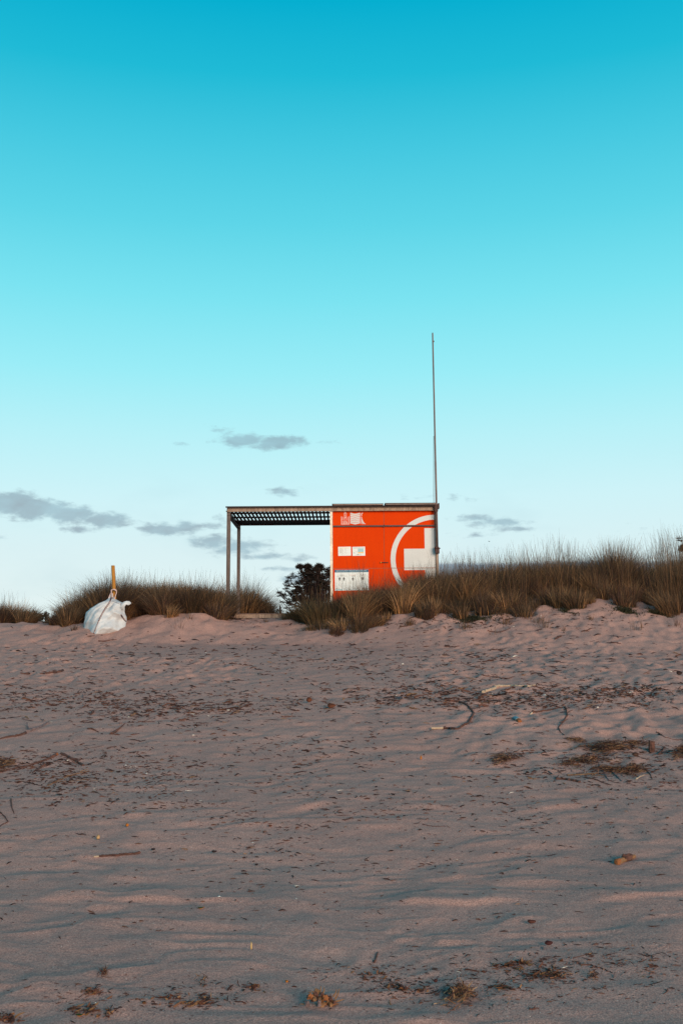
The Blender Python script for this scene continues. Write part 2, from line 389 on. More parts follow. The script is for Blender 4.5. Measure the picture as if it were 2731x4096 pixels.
# cabin walls
wx0, wx1 = X(1331.2), X(1740, 2100)
yW = YF+.045
zT = Z(2043.2, 1535); zc1 = Z(2100, 1535); zc0 = Z(2106.5, 1535); zs2 = Z(2272, 1535); zb = zP1+.002
m = MB(); m.box((wx0, yW+.03, zb), (wx1, yW+.05, zT+.05)); m.box((wx0-.01, yW+.051, zb), (wx0+.02, YB-.1, zT)); m.box((wx1-.02, yW+.051, zb), (wx1+.01, YB-.1, zT)); m.box((wx0, YB-.095, zb), (wx1, YB-.07, zT))
H(m, 'wall', 'orange')
xsm = X(1535.9, 2150); gp = .0055
cells = {}
for nm, za, zb_ in (('fascia_panel', zc0+.004, zT+.03), ('shutter', zs2+gp, zc0-.004), ('lower_panel', zb+.01, zs2-gp)):
    for side, xa, xb in ((0, wx0+.004, xsm-gp), (1, xsm+gp, wx1-.002)):
        m = MB(); m.box((xa, yW, za), (xb, yW+.027, zb_)); o = H(m, nm, 'orange'); cells[nm, side] = (o, xa, xb, za, zb_)
m = MB(); m.box((xsm-gp+.001, yW+.006, zb), (xsm+gp-.001, yW+.029, zT)); H(m, 'seam_strip', 'seam')
m = MB(); m.box((wx0, yW+.004, zs2-gp+.001), (xsm-gp, yW+.029, zs2+gp-.001)); m.box((xsm+gp, yW+.004, zs2-gp+.001), (wx1, yW+.029, zs2+gp-.001)); H(m, 'seam_strip', 'seam')
m = MB(); m.box((wx0+.006, yW-.045, zc0+.002), (wx1-.004, yW-.002, zc1-.002)); H(m, 'cross_rail', 'bar')
m = MB(); m.box((xsm-.014, yW-.05, zc0-.012), (xsm+.014, yW-.046, zc0+.045)); H(m, 'hinge', 'rust')
# roof sheets
for a, b, c, d in ((1328, 1532, 2024, 2019.4), (1537, 1741, 2021.5, 2016.4)):
    m = MB(); m.box((X(a, 2020), YF-.16, Z(c, a)+.018), (X(b, 2020), YB+.05, Z(d, a)+.002)); r = H(m, 'roof_panel', 'roofs')
    m = MB(); m.box((X(a, 2020)+.02, YF-.155, Z(c, a)-.004), (X(b, 2020)-.004, YB, Z(c, a)+.015)); H(m, 'roof_lip', 'roofp', r)
m = MB(); m.box((xR1+.0, YF-.12, zB1-.06), (xR1+.035, YF+.06, zB1+.06)); H(m, 'corner_bracket', 'rust')
# painted emblem, cut by the panels it runs over
c0 = P(1741.5, 2237, YF+.045); R1, R0 = 181/F*YF, 161/F*YF
def emb(side, nm):
    o, xa, xb, za, zb_ = cells[nm, side]
    m = MB(); yy = yW-.0012; k = 0
    for i in range(120):
        a0, a1 = PI/2+PI*i/120, PI/2+PI*(i+1)/120
        q = [(c0.x+R1*math.cos(a0), c0.z+R1*math.sin(a0)), (c0.x+R1*math.cos(a1), c0.z+R1*math.sin(a1)), (c0.x+R0*math.cos(a1), c0.z+R0*math.sin(a1)), (c0.x+R0*math.cos(a0), c0.z+R0*math.sin(a0))]
        q = clip(q, xa+.002, xb-.0, za+.001, zb_-.001)
        if q:
            n = len(m.v); m.v += [(x, yy, z) for x, z in q]; m.f.append(tuple(range(n, n+len(q)))); k += 1
    if k: H(m, 'painted_ring', 'white', o)
    m = MB(); k = 0; hw, hl = .254, .744
    for rc in ((-hw, hw, -hl, hl), (-hl, -hw, -hw, hw)):
        q = [(c0.x+rc[0], c0.z+rc[2]), (c0.x+rc[1], c0.z+rc[2]), (c0.x+rc[1], c0.z+rc[3]), (c0.x+rc[0], c0.z+rc[3])]
        q = clip(q, xa+.002, xb, za+.001, zb_-.001)
        if q:
            n = len(m.v); m.v += [(x, yy, z) for x, z in q]; m.f.append(tuple(range(n, n+len(q)))); k += 1
    if k: H(m, 'painted_cross', 'white', o)
emb(1, 'fascia_panel'); emb(1, 'shutter'); emb(1, 'lower_panel')
# fascia logo (crop coordinates: origin 1340,2035, 200 px over 1568)
fp = cells['fascia_panel', 0][0]
def lc(u, v): p = P(1340+u/7.84, 2035+v/7.84, yW); return p.x, p.z
def lrect(m, u0, u1, v0, v1, y, th=.0015):
    a = lc(u0, v1); b = lc(u1, v0); m.rect(a[0], b[0], a[1], b[1], y, th)
yy = yW-.0008
m = MB()
for i, (v0, v1) in enumerate([(128, 178), (188, 235), (246, 294), (304, 350), (360, 408), (418, 462)]):
    top = []; bot = []
    for k in range(17):
        u = 474+(784-474)*k/16; w = -14*math.cos((k/16)*2*PI)
        top.append(lc(u, v0+12+w*1.0+ (0 if i else 0))); bot.append(lc(u, v1+12+w))
    n = len(m.v)
    for k in range(17): m.v.append((top[k][0], yy, top[k][1])); m.v.append((bot[k][0], yy, bot[k][1]))
    for k in range(16): a = n+2*k; m.f.append((a+1, a+3, a+2, a))
H(m, 'wave_logo', 'white', fp)
m = MB(); L = []
L += [(190, 208, 240, 492), (428, 446, 240, 492), (190, 446, 476, 494), (205, 270, 262, 274), (365, 430, 262, 274), (205, 285, 302, 314), (358, 430, 302, 314), (205, 280, 338, 350), (365, 430, 338, 350),
      (205, 262, 380, 392), (385, 430, 380, 392), (205, 268, 422, 432), (372, 430, 422, 432), (205, 262, 458, 470), (385, 430, 458, 470), (218, 226, 314, 338), (408, 416, 350, 380), (240, 250, 392, 422), (398, 406, 432, 458)]
L += [(278, 290, 150, 262), (345, 357, 150, 262), (268, 366, 142, 154), (303, 311, 170, 232), (325, 333, 170, 232), (270, 365, 236, 248), (282, 318, 110, 122), (318, 352, 110, 122), (306, 326, 85, 112), (290, 344, 122, 142)]
L += [(285, 350, 262, 300), (298, 338, 318, 332), (280, 290, 300, 400), (346, 356, 300, 400), (268, 300, 400, 480), (338, 372, 400, 480), (300, 338, 372, 400), (314, 324, 410, 480)]
for i, q in enumerate(L): lrect(m, *q, yy-.0002*(i % 5))
H(m, 'church_logo', 'lilac', fp)
m = MB()
for poly in ([(815, 150), (825, 132), (845, 126), (845, 145), (838, 150), (838, 212), (838, 232), (826, 225), (815, 205)], [(846, 140), (850, 128), (880, 126), (862, 150), (846, 160)],
             [(815, 248), (838, 248), (838, 480), (815, 480)], [(842, 300), (878, 395), (878, 480), (862, 480), (842, 380)], [(880, 400), (912, 445), (912, 480), (895, 480), (880, 430)], [(918, 445), (955, 482), (930, 482), (918, 470)]):
    m.sheet([lc(*q) for q in reversed(poly)], yy, .001)
H(m, 'cut_lettering', 'white', fp)
m = MB(); hp = []
for k in range(48):
    a = 2*PI*k/48; r = 1+.03*math.sin(3*a)
    hp.append((1168+330*math.cos(a)*r, 300-228*math.sin(a)*r if not 1.45 < a < 1.7 else 300-195))
m.sheet([lc(u, min(v, 505)) for u, v in hp], yy+.0004, .0006); H(m, 'patched_paint', 'patch', fp)
# latch on the shutter seam
m = MB(); a = P(1523, 2249.8, YF); b = P(1553, 2249.6, YF)
m.tube([(a.x, yW-.03, a.z), (b.x, yW-.03, b.z)], .0085, 8); m.box((a.x+.03, yW-.03, a.z-.006), (a.x+.042, yW-.001, a.z+.006)); m.box((b.x-.04, yW-.03, a.z-.006), (b.x-.028, yW-.001, a.z+.006))
la = H(m, 'latch_bar', 'rust')
m = MB(); m.tube([(a.x-.012, yW-.03, a.z), (a.x-.006, yW-.03, a.z), (a.x+.01, yW-.03, a.z), (a.x+.014, yW-.03, a.z)], [.008, .017, .017, .008], 10); H(m, 'latch_knob', 'brass', la)

# ---------------------------------------------------------------- notices on the cabin (things of their own)
def quadxz(pts, y, m, th=.0015):
    q = [(P(a, b, y).x, P(a, b, y).z) for a, b in pts]; return m.sheet(q, y, th)
def notice(name, pts, label):
    c = P(sum(p[0] for p in pts)/4, max(p[1] for p in pts), yW); e = empty(name, (c.x, yW-.001, c.z), label, 'notice')
    quadxz(pts, yW-.001, MB()).build('sheet', MT['paper'], e); return e
def crop(ox, oy, s): return lambda u, v: (ox+u/s, oy+v/s)
k1 = crop(1340, 2035, 7.84)
n1 = notice('notice', [k1(98, 1478), k1(498, 1470), k1(493, 1187), k1(92, 1195)], 'small white notice with two grey text columns under an ochre line')
m = MB(); quadxz([k1(135, 1238), k1(440, 1234), k1(440, 1222), k1(135, 1226)], yW-.003, m); m.build('headline', MT['ochre'], n1)
m = MB()
for i in range(11):
    v = 1252+i*13.5; w = 60+((i*37) % 55); quadxz([k1(140, v+5), k1(140+w+30, v+4), k1(140+w+30, v), k1(140, v)], yW-.003, m)
    if i < 11 and i % 2 == 0: quadxz([k1(300, v+5), k1(300+w*.8, v+4), k1(300+w*.8, v), k1(300, v)], yW-.003, m)
m.build('text_lines', MT['grey'], n1)
m = MB(); quadxz([k1(140, 1420), k1(155, 1420), k1(155, 1410), k1(140, 1410)], yW-.003, m); m.build('footer_mark', MT['grey'], n1); m = MB(); quadxz([k1(195, 1422), k1(272, 1420), k1(272, 1412), k1(195, 1413)], yW-.003, m); m.build('footer_mark', MT['grey'], n1)
n2 = notice('notice', [k1(545, 1478), k1(945, 1470), k1(936, 1187), k1(537, 1196)], 'small white notice with a blue and sand coloured beach picture under a teal line')
m = MB(); quadxz([k1(562, 1238), k1(908, 1230), k1(908, 1220), k1(562, 1227)], yW-.003, m); m.build('headline', MT['teal'], n2)
m = MB(); quadxz([k1(716, 1360), k1(893, 1350), k1(893, 1246), k1(716, 1250)], yW-.003, m); pc = m.build('sea_picture', MT['sky_print'], n2)
m = MB(); quadxz([k1(718, 1400), k1(893, 1392), k1(893, 1351), k1(718, 1361)], yW-.003, m); m.build('sand_picture', MT['ochre'], n2)
m = MB()
for (u0, u1, v) in ((600, 640, 1328), (650, 690, 1326), (650, 688, 1342), (630, 695, 1382)): quadxz([k1(u0, v+6), k1(u1, v+5), k1(u1, v), k1(u0, v)], yW-.003, m)
quadxz([k1(650, 1444), k1(697, 1442), k1(697, 1434), k1(650, 1435)], yW-.003, m); quadxz([k1(745, 1442), k1(825, 1438), k1(825, 1430), k1(745, 1433)], yW-.003, m)
m.build('text_lines', MT['grey'], n2)
m = MB(); quadxz([k1(588, 1398), k1(606, 1397), k1(606, 1370), k1(588, 1371)], yW-.003, m); m.build('badge', MT['teal'], n2); m = MB(); quadxz([k1(705, 1452), k1(733, 1450), k1(733, 1422), k1(705, 1424)], yW-.003, m); m.build('badge', MT['teal'], n2)
k2 = crop(1330, 2265, 9.8)
sgn = notice('information_sign', [k2(92, 960), k2(1415, 940), k2(1405, 125), k2(80, 140)], 'large white safety sign with dark blue header and small figures, behind grass')
m = MB(); quadxz([k2(83, 245), k2(1407, 228), k2(1405, 127), k2(80, 142)], yW-.003, m); hd = m.build('header_band', MT['blue'], sgn)
q = P(*k2(738, 205), yW-.005); text_into('header_text', 'SERVICIO DE SALVAMENTO Y SEGURIDAD  APARCAMIENTO DE BAÑO', q.x, q.z, yW-.006, .036, MT['paper'], hd, width=1190/9.8/F*YF)
for u, v, t, mt, w in ((365, 362, 'MANTENGA LA', 'ink', 180), (355, 400, 'DISTANCIA DE SEGURIDAD', 'grey', 410), (785, 360, 'LIMPIEZA FRECUENTE', 'lilac', 250), (808, 398, 'DE MANOS', 'ink', 140), (1175, 360, 'NO COMPARTIR OBJETOS', 'grey', 290), (1175, 400, 'DE CALZADO', 'grey', 195), (785, 672, 'RESPETE LAS NORMAS', 'grey', 380), (172, 888, 'NIGRAN', 'ink', 70)):
    q = P(*k2(u, v), yW-.003); text_into('text_line', t, q.x, q.z, yW-.004, .024, MT[mt], sgn, width=w/9.8/F*YF)
def figure(u, v, s, name='figure_print', foot=False):
    m = MB(); R = lambda a, b, c, d: quadxz([k2(u+a*s, v+d*s), k2(u+c*s, v+d*s), k2(u+c*s, v+b*s), k2(u+a*s, v+b*s)], yW-.003, m)
    if foot: R(-50, 5, -8, 42); R(-42, 42, -8, 98); R(8, 2, 50, 42); R(8, 42, 46, 98)
    else: R(-13, -22, 13, 3); R(-30, 5, 30, 22); R(-36, 22, -24, 68); R(24, 22, 36, 68); R(-16, 22, 16, 70); R(-15, 70, -3, 122); R(3, 70, 15, 122)
    return m.build(name, MT['ink'], sgn)
figure(275, 452, 1); figure(443, 452, 1); figure(790, 455, .95); figure(1172, 425, 1, 'footprint_print', True)
m = MB(); quadxz([k2(115, 945), k2(370, 940), k2(370, 905), k2(115, 910)], yW-.003, m); m.build('footer_band', MT['sky_print'], sgn)

# ---------------------------------------------------------------- FLAGPOLE
b0 = P(1749, 2206, YF-.08); t0 = P(1729.3, 1331, YF-.08); bx = (b0.x+t0.x)/2
fpz = zP1
pole = empty('flagpole', (b0.x, YF-.08, b0.z), 'tall thin bare grey mast rising above the right-hand corner of the orange cabin', 'flagpole')
zt = t0.z; dxz = (t0.x-b0.x)
pt = lambda f: (b0.x+dxz*f, YF-.08, b0.z+(zt-b0.z)*f)
MB().tube([pt(0), pt(.2), pt(.4), pt(.41), pt(.7), pt(.995), pt(1)], [.024, .0235, .023, .0205, .019, .0175, .012], 12).build('mast', simple('mast_metal', (.13, .09, .085), .5, .35, 3, .3, (8, 8, 1)), pole, smooth=True)
MB().tube([(b0.x-.065, YF-.07, b0.z+.05), (b0.x-.062+dxz*.2, YF-.075, b0.z+(zt-b0.z)*.25), (b0.x-.03+dxz*.45, YF-.08, b0.z+(zt-b0.z)*.52)], .0055, 6).build('halyard', MT['rust'], pole)
m = MB(); m.box((b0.x-.048, YF-.115, b0.z-.045), (b0.x+.042, YF-.02, b0.z+.07)); m.box((b0.x-.058, YF-.10, b0.z+.03), (b0.x+.035, YF-.02, b0.z+.11)); m.tube([(b0.x-.06, YF-.12, b0.z+.085), (b0.x+.062, YF-.12, b0.z+.07)], .014, 8)
m.box((b0.x-.03, YF-.02, b0.z-.02), (b0.x+.02, YF+.0, b0.z+.06)); m.build('clamp', MT['rust'], pole)
m = MB(); q = pt(.96); m.box((q[0]+.01, q[1]-.01, q[2]-.02), (q[0]+.034, q[1]+.01, q[2]+.012)); m.build('cleat', MT['rust'], pole)
m = MB(); m.box((b0.x-.045, YF-.11, zB1-.14), (b0.x+.025, YF-.05, zB1+.02)); m.build('top_clamp', MT['rust'], pole)

# ---------------------------------------------------------------- WOODEN STAKE AND BULK BAG
YG = 22.25
s0 = P(453, 2262, YG+.02); s1 = P(457.5, 2368, YG+.02); s2 = s1+(s1-s0)*1.75
stake = MB(); stake.tube([s2, s1, s0+Vector((0, 0, -.01)), s0], [.041, .040, .0395, .036], 10)
o = stake.build('wooden_stake', MT['stake'], None, (s2.x, s2.y, s2.z), True); tag(o, 'leaning round ochre wooden stake planted in the sand, with the white bag tied to it', 'stake')
rows = [(2557, 350, 500), (2550, 342, 505), (2535, 337.5, 507), (2510, 335.5, 508.5), (2490, 336, 508), (2470, 340, 506), (2450, 346, 501), (2434, 362, 497), (2420, 386, 494), (2410, 404, 486), (2402, 424, 474), (2394, 434, 461), (2384, 440, 456), (2374, 443, 454)]
def bag_mesh():
    nr, nf = 70, 128; V = []
    rr = np.array(rows, float); tt = np.linspace(0, 1, len(rr)); T = np.linspace(0, 1, nr)
    PY = np.interp(T, tt, rr[:, 0]); XL = np.interp(T, tt, rr[:, 1]); XR = np.interp(T, tt, rr[:, 2])
    for i in range(nr):
        ex = 3.6-1.6*sst(.35, .9, T[i]); ph = np.arange(nf)/nf*2*PI; rot = .62
        c, s = np.cos(ph-rot), np.sin(ph-rot)
        r = (np.abs(c)**ex+np.abs(s)**ex)**(-1/ex)
        x = np.cos(ph)*r; y = np.sin(ph)*r
        x = (x-x.min())/(x.max()-x.min())*2-1; y = y/np.abs(y).max()
        L_, R_ = P(XL[i], PY[i], YG), P(XR[i], PY[i], YG); hw = (R_.x-L_.x)/2; cx_ = (R_.x+L_.x)/2
        dep = hw*.95; z = (L_.z+R_.z)/2
        w = min(1, hw/.25)
        a = (x*hw)*.80+z*.60; b = -(x*hw)*.6+z*.8                       # folds run up towards the knot
        q = np.abs(y)
        d = .105*(1-np.abs(vn(b*4.2+y*1.5, a*1.25+y, 3)))**2 + .06*vn(b*8, a*2.6+y*2, 4)+.022*vn(b*18, a*7, 6)+.008*vn(b*40, a*17+y*8, 8)-.022
        d = d*w*(.35+.65*sst(0, .15, T[i]))
        X_ = cx_+x*hw+np.cos(ph)*d*.35; Y_ = YG+.0+y*dep+np.sin(ph)*d
        Z_ = z+.02*vn(x*3, y*3, 14)*w*(1 if i > 3 else 0)+(.05*(x+.4)*.6*(1-sst(0, .25, T[i])))
        V += list(zip(X_, Y_, Z_))
    V = np.array(V); i = (np.arange(nr-1)[:, None]*nf+np.arange(nf)[None]).ravel(); j = (np.arange(nr-1)[:, None]*nf+(np.arange(nf)[None]+1) % nf).ravel()
    return V, np.stack([i, j, j+nf, i+nf], 1)
BV, BF = bag_mesh()
bz = P(420, 2556, YG)
bagE = empty('bulk_bag', (bz.x, YG, gz(bz.x, YG)), 'big crumpled white woven bag with dark straps slumped at the wooden stake', 'bag')
bagO = npmesh('bag_body', BV, BF, MT['bag'], bagE, smooth=True)
bvh = BVHTree.FromPolygons([Vector(v) for v in BV], [tuple(f) for f in BF.tolist()])
def on_bag(px, py, off=.006):
    o_ = Vector((0, 0, EYE)); d = (P(px, py, YG)-o_).normalized(); h = bvh.ray_cast(o_, d)
    if h[0] is None:
        h2 = P(px, py, YG-.1); n = bvh.find_nearest(h2); return n[0]-d*off if n[0] and (n[0]-h2).length < .3 else h2
    return h[0]-d*off
def dense(pts, n=6):
    out = []
    for i in range(len(pts)-1):
        for k in range(n): out.append((pts[i][0]+(pts[i+1][0]-pts[i][0])*k/n, pts[i][1]+(pts[i+1][1]-pts[i][1])*k/n))
    return out+[pts[-1]]
def strap(pts, w=.017, name='strap', stripe=True):
    p3 = [on_bag(a, b, .004) for a, b in dense(pts)]
    o = MB().tube(p3, w, 8).build(name, MT['strap'], bagE, smooth=True)
    if stripe: MB().tube([q+Vector((.006, -.010, .002)) for q in p3], w*.36, 6).build('strap_stripe', MT['stripe'], o, smooth=True)
strap([(447, 2385), (444, 2398), (439, 2410), (431, 2421), (421, 2436), (412, 2450), (404, 2466), (396, 2483)], .015)
strap([(396, 2483), (389, 2500), (382, 2518), (376, 2534)], .010, 'seam')
strap([(376, 2534), (388, 2543), (402, 2549), (425, 2553), (450, 2550), (480, 2545), (505, 2540)], .0085, 'seam', False)
strap([(485, 2458), (490, 2467), (497, 2476), (504, 2485)], .015)
strap([(450, 2404), (462, 2409), (476, 2415), (490, 2419)], .003, 'hem', False)
def loop(pts, w, y, name='strap_loop', sp=True):
    p3 = []
    d = dense(pts, 4)
    for i, (a, b) in enumerate(d): p3.append(P(a, b, y))
    o = MB().tube(p3, w, 8).build(name, MT['strap'], bagE, smooth=True)
    if sp: MB().tube([q+Vector((.004, -.009, .002)) for q in p3], w*.68, 6).build('strap_stripe', MT['stripe'], o, smooth=True)
loop([(432, 2402), (436, 2390), (441, 2378), (446, 2367), (450, 2360), (457, 2357), (464, 2359), (467, 2366), (466, 2374), (462, 2384), (459, 2394), (461, 2401), (470, 2407), (482, 2412)], .012, YG-.06)
loop([(449, 2390), (448, 2378), (446, 2369), (445, 2362), (450, 2358), (458, 2359), (465, 2364)], .012, YG-.085)
loop([(444, 2402), (450, 2390), (455, 2398), (458, 2406)], .009, YG-.09, sp=False)
m = MB(); fl = [(480, 2430), (486, 2416), (495, 2407), (506, 2403.5), (518, 2404.5), (526, 2412), (521, 2417), (514, 2421.5), (507, 2417), (500, 2425), (491, 2440)]
q3 = [P(a, b, YG-.18+.012*(i % 3)+(a-500)*.002) for i, (a, b) in enumerate(fl)]; n = len(q3); m.v = [tuple(q) for q in q3]+[tuple(q+Vector((0, .012, 0))) for q in q3]
cf = sum(q3, Vector())/n; m.v.append(tuple(cf+Vector((0, -.012, .004)))); m.v.append(tuple(cf+Vector((0, .02, 0))))
for i in range(n): j = (i+1) % n; m.f += [(i, j, 2*n), (n+j, n+i, 2*n+1), (i, n+i, n+j, j)]
m.build('flap', MT['bag'], bagE, smooth=True)

# ---------------------------------------------------------------- GRASS
TK = [(-300,2400),(0,2400),(60,2388),(110,2418),(150,2455),(190,2490),(225,2475),(260,2432),(300,2395),(350,2362),(400,2340),(450,2332),(520,2328),(600,2322),(700,2325),(760,2325),(850,2330),(900,2352),(935,2345),(975,2330),(1010,2350),(1060,2395),(1095,2440),(1110,2475),(1150,2478),(1185,2425),(1220,2385),(1260,2365),(1300,2390),(1340,2388),(1375,2335),(1420,2302),(1470,2300),(1520,2308),(1580,2310),(1640,2308),(1700,2282),(1740,2270),(1800,2270),(1900,2262),(2000,2256),(2080,2248),(2150,2225),(2220,2212),(2290,2228),(2340,2250),(2362,2290),(2385,2250),(2410,2222),(2460,2218),(2510,2225),(2550,2275),(2575,2255),(2620,2220),(2680,2200),(2731,2190),(3100,2200)]
TX = [P(a, b, 23.4).x/23.4 for a, b in TK]; TZ = [(P(a, b, 23.4).z-EYE)/23.4 for a, b in TK]
PAL = np.array([(.080, .056, .032), (.048, .043, .028), (.100, .064, .034), (.18, .108, .050), (.050, .034, .029), (.27, .165, .075), (.078, .045, .032), (.038, .037, .027)])
def blades(x, y, z, h, lx, ly, wid, col, segs=5, droop=.3):
    n = len(x); t = np.linspace(0, 1, segs)
    az = RNG.uniform(-.9, .9, n); wx, wy = np.cos(az), np.sin(az)
    f = t[None]+droop*t[None]**2.2*0; cur = t[None]**1.7
    X_ = x[:, None]+lx[:, None]*cur*h[:, None]; Y_ = y[:, None]+ly[:, None]*cur*h[:, None]
    L2 = np.sqrt(lx**2+ly**2)
    Z_ = z[:, None]+h[:, None]*(t[None]-.28*(L2[:, None]**1.3)*t[None]**2.4)
    w = wid[:, None]*(1-t[None]**1.6*.92)*.5
    A = np.stack([X_-wx[:, None]*w, Y_-wy[:, None]*w, Z_], 2); B = np.stack([X_+wx[:, None]*w, Y_+wy[:, None]*w, Z_], 2)
    V = np.stack([A, B], 2).reshape(-1, 3)
    base = (np.arange(n)*segs*2)[:, None]+(np.arange(segs-1)*2)[None]; base = base.ravel()
    Fq = np.stack([base, base+1, base+3, base+2], 1)
    tt = t[None, :, None]; C = col[:, None, :]*((1-tt)*np.array([1.10, .82, .64])+tt*np.array([1.0, 1.02, 1.18]))   # reddish dry sheaths, greyer tips
    C = np.repeat(C, 2, 1).reshape(-1, 3); return V, Fq, C
def grass_mass(name, label, pxa, pxb, y0, y1, ntus, per, hs=1.04, seed=0, tipfade=1.0, wscale=1.0, lean0=0.0, palbias=None, spill=0.0):
    rg = np.random.default_rng(seed)
    # tussock centres
    ntus = int(ntus*.27); per = int(per*3.1)
    tx = rg.uniform(pxa, pxb, ntus); ty = y0+(y1-y0)*rg.uniform(0, 1, ntus)**1.2
    ty = ty+(.28*vn(tx/90., tx*0, seed+5) if y0 < 24 else 0)
    sp = (rg.uniform(0, 1, ntus) < spill); ty = np.where(sp, y0-rg.uniform(.05, 1.0, ntus), ty)
    X0 = (tx-CX)/F*ty
    ncl = ntus; k = np.repeat(np.arange(ncl), per); n = len(k)
    ang = rg.uniform(0, 2*PI, n); rad = np.sqrt(rg.uniform(0, 1, n)); R = rg.uniform(.09, .22, ncl)[k]
    x = X0[k]+np.cos(ang)*rad*R*1.2; y = ty[k]+np.sin(ang)*rad*R
    z = g(x, y)+EYE-.02
    tip = np.interp(X0[k]/ty[k], TX, TZ)*ty[k]+EYE
    full = (1+.16*vn(X0[k]*1.15+seed, ty[k]*.3, 88))*np.where(sp[k], rg.uniform(.2, .55, ncl)[k], 1)*np.clip(tip-z, .12, 1.5)*hs*np.clip(rg.normal(.93, .15, ncl), .45, 1.2)[k]
    h = full*np.clip(rg.normal(.74, .19, n), .25, 1.12)
    ln = rg.normal(lean0, .24, ncl)[k]
    lx = np.cos(ang)*rad*.80*rg.uniform(.3, 1.3, n)+ln+rg.normal(0, .10, n); ly = np.sin(ang)*rad*.60*rg.uniform(.3, 1.3, n)+rg.normal(0, .08, n)
    low = rg.uniform(0, 1, n) < .13                                  # bent, fallen blades at the foot
    h = np.where(low, h*.55, h); lx = np.where(low, lx*3.2, lx); ly = np.where(low, -np.abs(ly)*2.4-.3, ly)
    keep = ~(sp[k] & (rg.uniform(0, 1, n) < .55))
    wid = rg.uniform(.004, .011, n)*wscale
    bright = np.exp(rg.normal(0, .2, ncl))[k]; tone = rg.integers(0, len(PAL), ncl)[k]; own = rg.integers(0, len(PAL), n); pick = np.where(rg.uniform(0, 1, n) < .5, tone, own)
    col = PAL[pick]*(bright*np.exp(rg.normal(0, .38, n)))[:, None]
    if palbias is not None: col = col*np.array(palbias)
    V, Fq, C = blades(x[keep], y[keep], z[keep], h[keep], lx[keep], ly[keep], wid[keep], col[keep])
    # flowering stalks standing above
    ms = int(ncl*7.0*tipfade)
    if ms:
        ks = rg.integers(0, ncl, ms); x2 = X0[ks]+rg.normal(0, .1, ms); y2 = ty[ks]+rg.normal(0, .08, ms); z2 = g(x2, y2)+EYE
        tp = np.interp(X0[ks]/ty[ks], TX, TZ)*ty[ks]+EYE; h2 = np.clip(tp-z2, .2, 1.6)*rg.uniform(.98, 1.5, ms)
        V2, F2, C2 = blades(x2, y2, z2, h2, rg.normal(0, .13, ms), rg.normal(0, .1, ms), np.full(ms, .0055), PAL[rg.integers(0, 7, ms)]*.9, segs=6)
        V2 = V2.reshape(ms, 6, 2, 3); c = V2.mean(2, keepdims=True); wsc = np.array([1, .8, .7, .7, 1.8, 2.5])[None, :, None, None]; V2 = (c+(V2-c)*wsc).reshape(-1, 3)
        Fq = np.concatenate([Fq, F2+len(V)]); V = np.concatenate([V, V2]); C = np.concatenate([C, C2])
    org = ((pxa+pxb)/2-CX)/F*y0, y0
    o = npmesh(name, V, Fq, MT['grass'], None, (org[0], org[1], gz(*org)), True, C)
    tag(o, label, 'grass', kind='stuff')
GN = 'marram_grass'
grass_mass(GN, 'dark mound of dune grass at the far left edge behind the pale plank', -350, 140, 25.0, 27.5, 150, 150, 1.0, 1, .5)
grass_mass(GN, 'long ridge of dune grass behind the white bag', 205, 905, 22.9, 25.4, 420, 170, 1.0, 2, .5, lean0=.0, spill=.03)
grass_mass(GN, 'clump of dune grass growing behind the two posts of the open shade frame', 925, 1085, 27.0, 28.2, 90, 150, 1.0, 3, .8)
grass_mass(GN, 'greenish dune grass spilling over the steel base in front of the pine tree', 1150, 1335, 22.6, 23.7, 95, 130, 1.0, 4, .4, spill=.25, palbias=(.95, 1.05, .9), lean0=-.1)
grass_mass(GN, 'dune grass piled against the front of the orange cabin', 1335, 1760, 22.3, 23.75, 200, 150, 1.0, 5, .6, spill=.3)
grass_mass(GN, 'tall thick dune grass on the crest to the right of the cabin', 1750, 2365, 22.6, 25.2, 460, 170, 1.0, 6, 1.0, spill=.26)
grass_mass(GN, 'tall upright tussock of dune grass just before the old fence post', 2368, 2545, 22.6, 24.6, 115, 170, 1.0, 7, 1.6, spill=.2)
grass_mass(GN, 'high dune grass hiding the foot of the pine at the right edge', 2552, 3000, 22.4, 25.0, 300, 170, 1.0, 8, 1.4, spill=.25)

